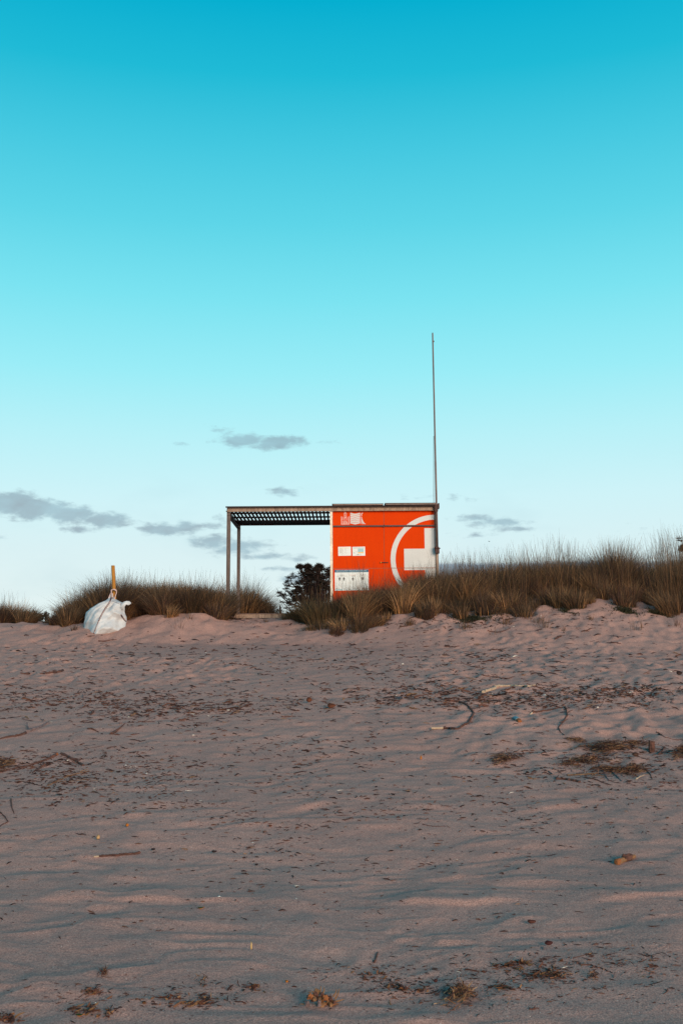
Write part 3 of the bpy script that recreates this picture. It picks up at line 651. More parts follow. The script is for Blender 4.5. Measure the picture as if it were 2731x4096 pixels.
def tuft_obj(px, py, hpx, n, label, spread=.25, name='grass_tuft', seed=0, grp=None, dark=1.0):
    p = G1(px, py); rg = np.random.default_rng(seed+int(px)); h = hpx/F*p.y
    r = h*spread; a = rg.uniform(0, 2*PI, n); rad = rg.uniform(0, 1, n)
    x = p.x+np.cos(a)*rad*r*1.6; y = p.y+np.sin(a)*rad*r; z = g(x, y)+EYE-.01
    V, Fq, C = blades(x, y, z, h*rg.uniform(.35, 1.1, n), np.cos(a)*rad*.8+rg.normal(0, .15, n), np.sin(a)*rad*.6, rg.uniform(.003, .006, n), PAL[rg.integers(0, 7, n)]*rg.uniform(.7, 1.3, n)[:, None]*dark, 5)
    o = npmesh(name, V, Fq, MT['grass'], None, tuple(p), True, C); tag(o, label, 'grass tuft', grp)
TG = 'small grass tufts on the dune face'
for i, (px, py, h, n, lab) in enumerate([
    (2175, 2512, 70, 26, 'wispy pale grass tuft below the dark creeping plant on the dune face'),
    (2022, 2498, 60, 60, 'dense dark grass tuft hanging on the dune lip'),
    (2256, 2525, 40, 12, 'thin grass tuft of a few stalks on the bare dune sand'),
    (2535, 2520, 60, 16, 'leaning grass tuft with long bent blades on open sand'),
    (2565, 2515, 48, 14, 'small brown grass tuft beside the one with long bent blades'),
    (2150, 2492, 60, 40, 'broad brownish grass tuft on the dune slope'),
    (1977, 2540, 55, 14, 'sparse dry grass tuft with a dark foot low on the sand slope'),
    (2095, 2470, 75, 120, 'thick straw-brown tussock sliding down the dune edge'),
    (1860, 2515, 50, 60, 'low dark tuft below the cabin-side dune grass'),
    (1640, 2500, 45, 90, 'flattened brown tuft under the cabin grass'),
    (1480, 2492, 35, 80, 'short wind-bent tuft in front of the cabin'),
    (1240, 2492, 40, 110, 'flattened tuft of straw below the steel base'),
    (1065, 2488, 26, 30, 'tiny dark tuft just under the steel base beam'),
    (760, 2478, 34, 22, 'little grass tuft on the sand ridge right of the bag'),
    (715, 2512, 60, 12, 'few long thin grass blades sprouting from open sand near the bag'),
    (660, 2472, 30, 26, 'small dark tuft at the foot of the ridge grass'),
    (270, 2505, 40, 120, 'straggling brown tuft at the left end of the grass ridge'),
    (300, 2520, 34, 60, 'dry reddish tuft in the sand left of the bag'),
    (885, 2478, 48, 160, 'dark root tuft beside the foot of the front frame post'),
    (2700, 2505, 60, 30, 'short tuft under the big grass at the right edge'),
    (2360, 2480, 30, 40, 'low ragged tuft on the sand under the upright tussock')]):
    tuft_obj(px, py, h, n, lab, .3, seed=i, grp=TG)
def creeper(px, py, wpx, n, label):
    p = G1(px, py); rg = np.random.default_rng(int(px)); w = wpx/F*p.y/2
    a = rg.uniform(0, 2*PI, n); r = np.abs(rg.normal(0, .55, n)); x = p.x+np.cos(a)*r*w; y = p.y+np.sin(a)*r*w*1.1
    kp = vn(x*5, y*5, 12) > -.12; x, y = x[kp], y[kp]; n = len(x); z = g(x, y)+EYE
    V, Fq, C = blades(x, y, z, rg.uniform(.03, .10, n), rg.normal(0, 1.4, n), rg.normal(0, 1.2, n), rg.uniform(.008, .02, n), np.array([(.035, .04, .022)])*rg.uniform(.6, 1.6, n)[:, None], 4)
    o = npmesh('creeping_plant', V, Fq, MT['grass'], None, tuple(p), True, C); tag(o, label, 'plant')
creeper(1890, 2475, 190, 2600, 'dark creeping plant mat spread below the grass right of the cabin')
creeper(2290, 2440, 110, 900, 'small flat creeping plant on the bare dune crest')
creeper(2625, 2458, 80, 900, 'green creeping cushion plant at the foot of the high right-hand grass')
creeper(2500, 2445, 120, 700, 'thin dark creeping mat under the upright tussock')

# ---------------------------------------------------------------- OLD FENCE POST in the grass
pp = P(2563, 2273, 23.6); zb_ = gz(pp.x, 23.6)-.05; wpst = .06
m = MB(); m.tube([(pp.x, 23.6, zb_), (pp.x+.01, 23.6, (zb_+pp.z)/2), (pp.x, 23.6, pp.z-.02), (pp.x, 23.6, pp.z)], [wpst, wpst, wpst*.95, wpst*.8], 9, jit=.06)
o = m.build('fence_post', MT['oldpost'], None, (pp.x, 23.6, zb_)); tag(o, 'old dark wooden post half hidden in the dune grass', 'post')
# pale plank at the far left and leaning lath by the base
a = P(-60, 2504, 23.8); b = P(205, 2503, 23.8)
m = MB(); m.box((a.x-1.5, 23.8, b.z-.10), (b.x-.35, 23.95, b.z+.0)); m.box((b.x-.34, 23.81, b.z-.10), (b.x+.02, 23.93, b.z-.004))
o = m.build('timber_plank', MT['plank'], None, (b.x-1, 23.8, b.z-.1)); tag(o, 'long pale timber edging plank half sunk in sand below the far left grass', 'plank')
a = P(923, 2466, 22.9); b = P(993, 2489, 22.5)
m = MB(); m.tube([a, a.lerp(b, .25), a.lerp(b, .6), b], [.014, .02, .016, .004], 6, flat=.5)
o = m.build('broken_lath', MT['wood'], None, tuple(b)); tag(o, 'broken dark lath with a pale end leaning on the steel base by the front post', 'wood lath')

# ---------------------------------------------------------------- TREES
def tufts(centers, rad, n, ln, w, base, seed):
    rg = np.random.default_rng(seed); c = np.repeat(np.array(centers), n, 0); k = len(c)
    d = rg.normal(0, 1, (k, 3)); d /= np.linalg.norm(d, axis=1)[:, None]; d[:, 2] = np.abs(d[:, 2])*.9-.2
    s = c+d*rad*rg.uniform(0, .6, k)[:, None]; e = s+d*(ln*rg.uniform(.5, 1.2, k))[:, None]
    sd = np.cross(d, rg.normal(0, 1, (k, 3))); sd /= np.linalg.norm(sd, axis=1)[:, None]+1e-9; sd *= w/2
    V = np.stack([s-sd, s+sd, e+sd*.3, e-sd*.3], 1).reshape(-1, 3); i = np.arange(k)*4
    col = np.repeat(np.array(base)[None]*rg.uniform(.5, 1.6, k)[:, None], 4, 0)
    return V, np.stack([i, i+1, i+2, i+3], 1), col
def limb(m, a, b, r0, r1, rg, wob=.12, n=6):
    pts = []; d = b-a; L = d.length
    for i in range(n+1):
        t = i/n; p = a+d*t+Vector((rg.uniform(-1, 1), rg.uniform(-1, 1), rg.uniform(-1, 1)))*wob*L*.35*math.sin(PI*t); p.z += .06*L*math.sin(PI*t)*-1
        pts.append(p)
    m.tube(pts, [r0+(r1-r0)*i/n for i in range(n+1)], 6); return pts
def pine(root, crown_px, Y, label, seed, bare=(), ncl=560, ln=.13, extra_in=True, group=None, trunk_r=.11):
    rg = random.Random(seed); e = empty('pine_tree', tuple(root), label, 'tree', group)
    trunk = MB(); branches = MB(); C = []
    top = P(crown_px[0][0], crown_px[0][1]+15, Y)
    tp = limb(trunk, root, top.lerp(root, .15), trunk_r, .03, rg, .1, 8)
    for i in range(ncl):                                              # leafy ends spread over the crown lobes
        lx, ly, rx, ry = rg.choice(crown_px)
        while True:
            u, v, w = rg.uniform(-1, 1), rg.uniform(-1, 1), rg.uniform(-1, 1)
            if u*u+v*v+w*w < 1: break
        p = P(lx+u*rx, ly+v*ry, Y); p.y += w*rx/F*Y*.9; C.append(tuple(p))
        if i % 2 == 0:
            base = tp[rg.randint(2, 7)]; mid = base.lerp(p, .55)+Vector((0, 0, -.08))
            branches.tube([base, mid, p], [.022, .012, .005], 5)
    for (pts) in bare:
        p3 = [P(a_, b_, Y+rg.uniform(-.1, .1)) for a_, b_ in pts]
        branches.tube(p3, [.03-.022*i/(len(p3)-1) for i in range(len(p3))], 6)
        for q0, q1 in zip(p3[:-1], p3[1:]):
            for k in range(7):
                s = q0.lerp(q1, rg.random()); t = s+Vector((rg.uniform(-.16, .1), rg.uniform(-.15, .15), rg.uniform(-.05, .22)))
                branches.tube([s, s.lerp(t, .5)+Vector((0, 0, .02)), t], [.007, .005, .003], 4)
                if rg.random() < .4: C += [tuple(t)]*1
    trunk.build('trunk', MT['bark'], e, smooth=True); branches.build('branches', MT['bark'], e)
    V, Fq, Cc = tufts(C, .03, 34, ln, .016, (.038, .026, .021), seed); npmesh('crown', V, Fq, MT['needle'], e, None, False, Cc)
Yp = 33.0; rx_ = P(1290, 2500, Yp)
pine(Vector((rx_.x, Yp, EYE+.55)), [(1250, 2290, 38, 22), (1222, 2310, 38, 30), (1280, 2300, 34, 30), (1262, 2340, 52, 42), (1215, 2350, 42, 34), (1305, 2355, 38, 48), (1322, 2290, 22, 26), (1345, 2330, 45, 60), (1190, 2385, 32, 28), (1265, 2400, 60, 30), (1200, 2268, 6, 6), (1275, 2268, 12, 10), (1232, 2268, 10, 8)], Yp,
     'dark bushy pine with bare lower twigs behind the shade frame beside the cabin', 5,
     bare=[[(1250, 2450), (1200, 2430), (1150, 2408), (1125, 2385), (1110, 2368)], [(1240, 2430), (1190, 2400), (1160, 2385), (1128, 2374)], [(1230, 2400), (1190, 2360), (1165, 2330), (1163, 2312)], [(1225, 2390), (1185, 2350), (1160, 2345), (1150, 2332)], [(1240, 2330), (1205, 2290), (1197, 2272)], [(1245, 2460), (1200, 2445), (1160, 2440), (1120, 2400)], [(1235, 2420), (1195, 2400), (1150, 2370), (1140, 2350)], [(1240, 2440), (1210, 2425), (1170, 2395), (1150, 2362)], [(1220, 2460), (1180, 2455), (1130, 2428)], [(1230, 2440), (1170, 2415), (1145, 2425)]])
Yr = 30.0; q = P(2830, 2500, Yr)
pine(Vector((q.x, Yr, EYE+.6)), [(2810, 2120, 80, 70), (2830, 2220, 90, 80), (2790, 2180, 40, 30), (2732, 2188, 8, 9), (2728, 2200, 6, 8)], Yr, 'pine tree with only a brown twig end showing above the right-hand grass', 9, bare=[[(2830, 2260), (2770, 2225), (2733, 2195)], [(2800, 2200), (2760, 2180), (2728, 2182)]], ncl=120)
q = P(2726, 2184, Yr)
def far_tree(px0, px1, top, bot, Y, label, seed, name='tree', base=(.028, .024, .018), cat='tree', dens=1.0, grp=None):
    rg = random.Random(seed); cx_ = (px0+px1)/2; root = P(cx_, 2640, Y); root.z = EYE+.5
    e = empty(name, tuple(root), label, cat, grp); sc = Y/F; tr = MB(); C = []
    zt_ = P(cx_, top+6, Y).z; tr.tube([root, Vector((root.x+.1, Y, (root.z+zt_)/2)), Vector((root.x, Y, zt_))], [.012*Y*.3, .01*Y*.25, .004*Y*.2], 6)
    W = (px1-px0)/2
    for i in range(int(150*dens)):
        u = rg.uniform(-1, 1); v = rg.random(); hh = (1-abs(u)**2.2)*(.85+.15*math.sin(u*9+seed))
        C.append(tuple(P(cx_+u*W, bot-(bot-top)*hh*math.sqrt(v), Y)+Vector((0, rg.uniform(-1, 1)*W*sc*.7, 0))))
    tr.build('trunk', MT['bark'], e)
    V, Fq, Cc = tufts(C, W*sc*.10, 24, W*sc*.11, W*sc*.05, base, seed); npmesh('crown', V, Fq, MT['needle'], e, None, False, Cc)
far_tree(1100, 1140, 2421, 2470, 120, 'small distant rounded tree just left of the pine, beyond the steel base', 1)
far_tree(1062, 1104, 2436, 2475, 130, 'lowest of the distant trees, beside the frame-side grass clump', 2)
far_tree(1132, 1172, 2441, 2475, 125, 'distant tree directly beneath the bare pine twigs', 3)
far_tree(1165, 1220, 2438, 2475, 110, 'distant dark tree half covered by the pine base', 4)
far_tree(100, 165, 2436, 2508, 45, 'low dark green shrub right beside the far left grass mound', 5, 'shrub', (.030, .028, .014), 'shrub', 2.5)
far_tree(140, 215, 2443, 2508, 44, 'low dark green shrub next to the left end of the grass ridge', 6, 'shrub', (.028, .026, .016), 'shrub', 2.5)
# bird
bp_ = P(1956, 2165, 60); m = MB(); s = 60/F
def bq(u, v, dy=0): return (bp_.x+u*s, 60+dy, bp_.z-v*s)
m.tube([bq(-1.5, 1.5, -.15), bq(-.5, 1.2, -.1), bq(1, .6, 0), bq(2, 0, .12)], [.008, .022, .02, .006], 8)
bodyv = empty('seabird', tuple(bp_), 'tiny dark bird gliding in the sky above the right-hand dune', 'bird')
m.build('body', MT['bird'], bodyv, smooth=True)
for sg, tip in ((1, (4.2, -3.2)), (-1, (-4.5, -1.6))):
    w = MB(); a_, b_, c_, d_ = bq(sg*.3, .6, -.05), bq(sg*.6, .9, .06), bq(tip[0]*.6, tip[1]*.5, -.03), bq(tip[0]*.6, tip[1]*.5+.7, .07); t_ = bq(tip[0], tip[1], .05)
    w.v = [a_, b_, c_, d_, t_]+[(x, y, z-.006) for x, y, z in (a_, b_, c_, d_, t_)]; w.f = [(0, 1, 3, 2), (2, 3, 4), (5, 7, 8, 6), (7, 9, 8), (0, 2, 7, 5), (1, 6, 8, 3), (2, 4, 9, 7), (3, 8, 9, 4)]
    w.build('wing', MT['bird'], bodyv)

# ---------------------------------------------------------------- DRIFTWOOD AND WRACK
def stick(pts, wpx, label, mat='wood', name='driftwood_stick', cat='driftwood', ends=None, forks=(), jit=.18, taper=(1, .5), lift=.35):
    d = dense(pts, 4); rg = random.Random(int(pts[0][0]*7+pts[0][1])); n = len(d)
    g3 = G([p[0] for p in d], [p[1] for p in d])
    r = [wpx/F*g3[i][1]/2*(taper[0]+(taper[1]-taper[0])*i/(n-1))*rg.uniform(.82, 1.18) for i in range(n)]
    P3 = []
    for i in range(n):
        P3.append(Vector((g3[i][0], g3[i][1], g3[i][2]+r[i]*lift)))
    zs_ = [p.z for p in P3]
    for i in range(1, n-1): P3[i].z = max(zs_[i], (zs_[i-1]+zs_[i]+zs_[i+1])/3)
    m = MB(); m.tube(P3, r, 7, jit=jit)
    for fk in forks:
        f3 = G([p[0] for p in fk], [p[1] for p in fk]); q = [Vector((a_[0], a_[1], a_[2]+.01+.012*j)) for j, a_ in enumerate(f3)]
        m.tube(q, [r[0]*.6-(r[0]*.35)*j/(len(q)-1) for j in range(len(q))], 5, jit=jit)
    if ends:
        e = empty(name, tuple(P3[n//2]), label, cat); m.build('branch', MT[mat], e)
        i = 0 if ends[0] == 0 else n-1; j = 1 if i == 0 else n-2; dv = (P3[i]-P3[j]).normalized()
        k = MB(); k.tube([P3[i]-dv*r[i]*.3, P3[i]+dv*r[i]*ends[2]], [r[i]*.96, r[i]*.9], 8); k.build('pale_end', MT[ends[1]], e); return e
    o = m.build(name, MT[mat], None, tuple(P3[n//2])); return tag(o, label, cat)
stick([(161,2696),(200,2695),(223,2694),(240,2689),(252,2684)], 9, 'thick dark stick with a knobbed end lying on smooth sand below the white bag', taper=(.6, 1.5))
stick([(83,2695),(100,2697),(120,2698)], 9, 'short stout dark stick just left of the knobbed one', taper=(.6, 1))
stick([(0,2957),(54,2948),(75,2945),(103,2935)], 10, 'dark branch entering from the left edge above the left wrack pile', forks=[[(80,2945),(103,2933)]], taper=(.7, 1.2))
stick([(112,2930),(143,2917),(165,2908),(189,2895)], 11, 'grey weathered branch with a dark butt lying in the left drift line', 'wood2', forks=[[(118,2928),(110,2910),(108,2903)]], taper=(1.2, .6))
stick([(71,3082),(143,3055),(190,3040),(215,3028),(230,3021)], 13, 'long broken branch with an orange cut end on the left side', taper=(.4, 1.1), ends=(1, 'cut', .4), forks=[[(190,3040),(196,3025)]])
stick([(-10,3093),(60,3075),(130,3060),(170,3048)], 8, 'long thin branch running beside the cut branch to the left edge', taper=(.6, .8))
stick([(245,3018),(268,3026),(286,3037),(310,3052),(335,3064)], 14, 'reddish brown slanting branch with a splayed foot on the left', taper=(.8, .8), forks=[[(308,3050),(300,3060),(290,3061)]])
stick([(138,3087),(160,3075),(179,3062)], 12, 'short straight thick stick under the cut branch', taper=(.7, 1))
stick([(192,3145),(230,3125),(268,3109),(310,3096),(357,3085)], 5, 'long thin pale branch with side twigs below the left pile', 'wood3', forks=[[(268,3109),(300,3107)],[(320,3093),(355,3086)]])
stick([(205,3130),(250,3128),(300,3125),(350,3118),(400,3127)], 3, 'very thin wavy straw stem under the pale branch on the left', 'wood3')
stick([(353,2917),(372,2919),(385,2926),(397,2930)], 8, 'curved dark stick alone on the open left sand')
stick([(446,2939),(458,2932),(469,2925)], 12, 'stubby dark stick with a thin pale tail', taper=(1.1, 1), forks=[[(470,2924),(485,2916),(502,2905)]])
stick([(524,2941),(540,2939),(559,2936)], 6, 'knotty little dark stick near the stubby one')
stick([(553,2887),(585,2890),(620,2888)], 5, 'lower of the thin crossed sticks in the left drift line', forks=[[(570,2893),(600,2884),(622,2878)]])
stick([(924,2859),(945,2845),(965,2833),(991,2820)], 6, 'slanting brown stick with a frayed head between the two drift lines', forks=[[(980,2826),(1000,2817)],[(975,2828),(995,2830)]])
stick([(584,2848),(600,2843),(618,2838)], 12, 'chunky dark stick in the middle of the left drift line')
stick([(30,2822),(62,2813)], 9, 'short grey stick near the left edge of the upper drift line', 'wood2')
stick([(1771,2914),(1800,2916),(1828,2919),(1853,2904),(1870,2895),(1884,2876),(1893,2853),(1879,2835),(1858,2816),(1828,2809),(1776,2805)], 11, 'big hooked dark branch curving round with a bare pale end', taper=(1.0, .7), ends=(0, 'bone', 9))
stick([(1932,2772),(1950,2766),(1976,2758),(1988,2748),(2020,2746),(2060,2745),(2110,2748),(2140,2742)], 9, 'long pale peeled root with a thick knob lying in the right drift line', 'bone', taper=(1.7, .5))
stick([(1924,2701),(1944,2706),(1963,2708),(1985,2709),(2006,2716),(2035,2715),(2057,2706)], 5, 'thin wavy brown stick just above the right drift line')
stick([(2126,2854),(2150,2849),(2176,2846),(2210,2838),(2249,2831)], 9, 'straight stick pale at one end and dark at the other, right drift line', 'wood', ends=(0, 'bone', 8))
stick([(2258,2828),(2264,2845),(2267,2865),(2250,2890),(2231,2912),(2240,2930),(2256,2942)], 7, 'thin zigzag twig with a side fork standing out on clean sand', forks=[[(2240,2893),(2262,2889),(2270,2888)]])
stick([(2623,2929),(2640,2940),(2660,2951),(2695,2960),(2745,2963)], 4, 'long smooth bowed twig running out of the right edge')
stick([(2222,3118),(2245,3118),(2267,3120),(2295,3126),(2320,3131)], 14, 'thick reddish log-like stick at the lower end of the right wrack', taper=(.8, .8), forks=[[(2225,3118),(2235,3110)]])
stick([(2395,3060),(2408,3085),(2420,3105),(2436,3125)], 6, 'grey straight stick standing across the right wrack pile', 'wood2')
stick([(2441,3082),(2450,3092),(2465,3106),(2486,3127)], 10, 'blue-grey flat stick slanting out of the right wrack pile', 'wood2')
stick([(2573,3073),(2585,3085),(2600,3100),(2607,3118)], 5, 'thin dark stick slanting right of the wrack pile')
stick([(2542,3120),(2555,3110),(2574,3101)], 6, 'bright bone-coloured stick beside the wrack pile', 'bone')
stick([(2268,3103),(2310,3101),(2350,3098),(2385,3095)], 8, 'long tan reed stem lying across the wrack pile', 'wood3')
stick([(2340,3112),(2390,3125),(2440,3142)], 6, 'long dark stick below the wrack pile slanting down right')
stick([(2635,3130),(2665,3131),(2700,3131)], 6, 'flat reddish stick close to the right edge')
stick([(2632,3020),(2645,3005),(2656,2988)], 8, 'forked dark stick standing near the small upright stump', forks=[[(2645,3003),(2652,3006)]])
stick([(397,3434),(420,3431),(446,3430),(470,3426),(482,3423),(520,3420),(558,3416)], 11, 'lone forked stick with peeling bark on the rippled foreground sand', 'wood', forks=[[(455,3430),(470,3438),(450,3445)]], ends=(0, 'bone', 5), taper=(.8, 1.1))
stick([(1688,3298),(1705,3303),(1730,3307),(1760,3309),(1782,3309)], 4, 'thin bent twig with a hooked tip on plain sand, centre right')
stick([(2166,3294),(2182,3295),(2199,3295)], 6, 'short straight black twig on plain sand')
stick([(1496,3856),(1503,3836),(1510,3816)], 9, 'upright little brown twig in the lower drift line', 'wood')
stick([(2304,3859),(2340,3862),(2371,3866),(2410,3880),(2447,3896)], 7, 'longest dark stick of the lower right drift line', forks=[[(2290,3842),(2330,3843),(2355,3843)]])
stick([(45,3200),(48,3230),(58,3258)], 6, 'thin curved twig by the left edge, middle of the beach')
stick([(0,3250),(20,3268),(34,3290),(12,3300),(0,3308)], 6, 'hooked twig touching the left edge')
stick([(2500,4000),(2522,3998)], 4, 'tiny thin stick in the hollow at the lower right')
stick([(1950,2527),(1990,2531),(2012,2527),(2040,2515)], 5, 'reddish curved twig low on the dune face')
stick([(1778,2588),(1810,2590),(1836,2585)], 6, 'reddish flat twig on the sand before the cabin-side dune')
stick([(1962,2600),(1990,2601),(2010,2607)], 7, 'dark bent stick on the sand in front of the dune')
stick([(2218,2560),(2232,2550),(2243,2543)], 9, 'short dark stick resting on the dune foot')
stick([(2323,2528),(2350,2522),(2368,2517)], 6, 'brown twig high on the dune foot')
stick([(2442,2572),(2465,2574),(2482,2579)], 5, 'thin dark twig on the footprinted sand, upper right')
stick([(395,2566),(420,2567),(450,2562),(468,2560)], 6, 'dark flat stick on the sand touching the white bag')

def bark_log():
    a = G1(2464, 3462); b = G1(2538, 3434); e = empty('driftwood_log', tuple(a.lerp(b, .5)), 'short stubby log with flaking orange bark, pale belly and a dark knot', 'driftwood')
    ax = (b-a); L = ax.length; r = .019; u = lambda t, dz=.0: a+ax*t+Vector((0, 0, r*.7+dz))
    random.seed(4)
    MB().tube([u(0), u(.04), u(.2), u(.4), u(.6), u(.85), u(1)], [r*.7, r*1.05, r, r*.9, r*.95, r*.7, r*.5], 12, jit=.14).build('core', MT['wood3'], e)
    MB().tube([u(.38, .004), u(.44, .008), u(.55, .010), u(.68, .006), u(.74, .0)], [r*.9, r*1.45, r*1.3, r*1.4, r*.8], 11, jit=.25).build('bark_knot', MT['wood'], e)
    MB().tube([u(-.02), u(.02), u(.12)], [r*.6, r*1.1, r*1.08], 11, jit=.2).build('cut_end', MT['cut'], e)
bark_log()
# small stump, blue bark chip, white shells, dead leaves
p = G1(2605, 3008); m = MB(); w = .032; m.tube([p, p+Vector((0, 0, .06)), p+Vector((.004, 0, .105))], [w, w*.95, w*.9], 9, jit=.12)
tag(m.build('wood_stump', MT['wood'], None, tuple(p)), 'small stump standing upright in the sand right of the matted wrack', 'stump')
p = G1(2060, 2880); q = G1(2078, 2896); e = empty('bark_chip', tuple(p), 'blue-grey bark chip with an orange broken end, below the right drift line', 'bark chip')
MB().tube([p+Vector((0, 0, .02)), p.lerp(q, .6)+Vector((0, 0, .02))], [.03, .032], 8, flat=.6).build('chip', MT['bluep'], e); MB().tube([p.lerp(q, .6)+Vector((0, 0, .018)), q+Vector((0, 0, .015))], [.031, .024], 8, flat=.6, jit=.2).build('broken_end', MT['cut'], e)
def shell(px, py, wpx, label, grp=None):
    p = G1(px, py); r = wpx*.8/F*p.y/2; V = []; Fq = []; random.seed(int(px))
    m = MB(); n = 10
    for i in range(4):
        a = i/3*PI/2*.96
        for k in range(n): V.append((p.x+math.cos(2*PI*k/n)*r*math.cos(a)*1.1, p.y+math.sin(2*PI*k/n)*r*math.cos(a)*.9, p.z+r*.55*math.sin(a)))
    for i in range(3):
        for k in range(n): Fq.append((i*n+k, i*n+(k+1) % n, (i+1)*n+(k+1) % n, (i+1)*n+k))
    m.v = V; m.f = Fq+[tuple(3*n+k for k in range(n))]; tag(m.build('seashell', MT['shell'], None, tuple(p), True), label, 'shell', grp)
for px, py, w, lab in [(877,3593,13,'large white shell piece alone on the rippled foreground'),(504,3062,10,'white shell, upper left one of the small cluster of shells'),(524,3070,9,'white shell, lower one of the small cluster of shells'),(543,3068,8,'white shell, right-hand one of the small cluster of shells'),(587,3096,9,'white shell chip by the dark forked bit below the shell cluster'),
    (307,3135,7,'tiny white shell under the pale branch, left side'),(1185,3595,8,'pale shell fragment at the centre of the rippled sand'),(2177,2781,16,'cream flat shell in the right drift line'),(2438,3393,7,'tiny white shell up the slope from the stubby log'),(1011,3371,9,'flat white shell fragment between two small dark bits'),(602,3780,6,'tiny white speck of shell on the lower left sand'),(784,2908,8,'white shell at the lower edge of the left drift line'),(824,2611,8,'bright white pebble-like shell high on the beach'),(192,2634,8,'white shell high on the left sand near the reddish twig')]: shell(px, py, w, lab)
def leaf(px, py, w, h, c, label, tilt=.6, name='dead_leaf', cat='leaf'):
    p = G1(px, py); s = p.y/F; rg = random.Random(int(px+py)); V = []; n = 10; az = rg.uniform(0, 6.28)
    for k in range(n):
        a = 2*PI*k/n; r = 1-.25*abs(math.sin(a*1.5+rg.random())); x, y = math.cos(a)*w/2*s*r, math.sin(a)*h/2*s*r
        V.append((p.x+x, p.y+y*(1-tilt)*1.5, p.z+.006+abs(x)*.25+(y+h/2*s)*tilt))
    V.append((p.x, p.y-.01, p.z+.003+h/2*s*tilt)); V = V+[(a_, b_+.002, c_-.002) for a_, b_, c_ in V]; N_ = n+1
    F3 = [(k, (k+1) % n, n) for k in range(n)]+[(N_+(k+1) % n, N_+k, N_+n) for k in range(n)]
    F3 += [(k, N_+k, (k+1) % n) for k in range(n)]+[((k+1) % n, N_+k, N_+(k+1) % n) for k in range(n)]
    o = npmesh(name, V, F3, MT['leaf'], None, tuple(p), False, np.tile(np.array(c), (len(V), 1))*np.random.default_rng(int(px)).uniform(.7, 1.2, (len(V), 1)), tris=True); tag(o, label, cat)
BR, ORr, DK = (.12, .04, .02), (.48, .15, .025), (.035, .018, .016)
for a_ in [(1325,2838,40,24,BR,'crumpled brown leaf sitting on clean sand at the centre of the beach',.8),(1236,2815,26,26,BR,'curled dark leaf left of the crumpled brown leaf',.9),(509,3314,16,16,ORr,'bright rust-orange leaf piece standing on the left sand',.9),(804,3638,32,14,ORr,'orange leaf with a dark stem on the foreground ripples',.2),
    (2126,3703,40,16,(.10,.035,.025),'rounded brown leaf half buried on its edge',.9),(2715,2705,28,24,DK,'black lump-like leaf close to the right edge of the upper beach',.8),(393,3365,18,24,(.45,.28,.14),'pale curled husk on the left foreground',.9),(614,3407,20,12,DK,'small black pod with a stalk near the lone forked stick',.6),
    (857,3414,24,14,DK,'folded black leaf right of the lone forked stick',.5),(1683,3045,9,20,ORr,'little upright orange leaf on the sand left of the right-hand wrack',.9),(320,4072,40,12,ORr,'long orange leaf in the lower left debris',.3),(1147,3937,14,12,ORr,'small orange leaf between the two lower debris patches',.6),
    (1026,3466,18,10,DK,'tiny dark folded leaf on the plain centre sand',.5),(1081,3314,18,10,BR,'small reddish brown leaf on its edge, centre of the beach',.7),(2193,3792,34,22,(.07,.02,.018),'dark curled leaf at the top of the lower right debris',.8),(1742,3945,20,16,(.10,.03,.025),'dark red curled leaf beside the straw ball',.8),
    (2100,2845,16,8,DK,'dark seed pod under the right drift line',.5),(1005,3812,8,40,(.55,.36,.16),'pale straw blade sticking up in the lower foreground',.95),(2540,3030,32,20,(.07,.035,.025),'ragged dark tuft-like leaf clump between wrack and stump',.8)]: leaf(*a_)

# fibrous heaps
def heap(px, py, wpx, dpx, hh, n, ln, label, cols, seed, name='wrack_heap', cat='wrack', flat=.3, wid=.004):
    p = G1(px, py); rg = np.random.default_rng(seed); sc = p.y/F
    u = rg.normal(0, .42, n); v = rg.normal(0, .42, n)
    v = v+.45*vn(u*2.2, u*0+seed, 3); kp = (vn(u*3+seed*7, v*2.6, 8)+.35*vn(u*8, v*6+seed, 9)) > -.22; u, v = u[kp], v[kp]; n = len(u)
    q = G(px+u*wpx/2, py+v*dpx/2)
    x, y = q[:, 0], q[:, 1]; z = q[:, 2]+rg.uniform(0, 1, n)*hh*np.exp(-(u**2+v**2)*2)
    a = rg.uniform(0, 2*PI, n); L = ln*rg.uniform(.3, 1.2, n); dx = np.cos(a)*L; dy = np.sin(a)*L*.8; dz = rg.uniform(-.2, 1, n)*L*flat
    s0_ = np.stack([x-dx/2, y-dy/2, z], 1); s1_ = np.stack([x+dx/2, y+dy/2, z+dz], 1); mid = (s0_+s1_)/2+rg.normal(0, .1, (n, 3))*L[:, None]
    mid[:, 2] = np.maximum(mid[:, 2], z)
    side = np.stack([-np.sin(a), np.cos(a)*.7, np.full(n, .7)], 1); side *= (wid*rg.uniform(.5, 1.6, n)/2)[:, None]
    V = np.stack([s0_-side, s0_+side, mid+side, mid-side, s1_+side*.4, s1_-side*.4], 1).reshape(-1, 3); i = np.arange(n)*6
    Fq = np.concatenate([np.stack([i, i+1, i+2, i+3], 1), np.stack([i+3, i+2, i+4, i+5], 1)])
    cc = np.array(cols)[rg.integers(0, len(cols), n)]*rg.uniform(.6, 1.3, n)[:, None]
    o = npmesh(name, V, Fq, MT['bits'], None, tuple(p), False, np.repeat(cc, 6, 0)); tag(o, label, cat); return o
WK = [(.10, .045, .03), (.065, .03, .025), (.18, .09, .05), (.045, .025, .025), (.26, .15, .08)]
GO = [(.42, .24, .10), (.30, .15, .06), (.20, .09, .04), (.50, .33, .18), (.10, .04, .025)]
heap(2465, 2990, 320, 50, .06, 1000, .13, 'largest matted heap of brown wrack, nearest the small stump', WK, 1)
heap(2355, 3055, 260, 50, .04, 600, .12, 'upper left end of the long slanting brown wrack band', WK, 2)
heap(2455, 3088, 250, 45, .04, 620, .13, 'lower right end of the long slanting wrack band', WK, 3)
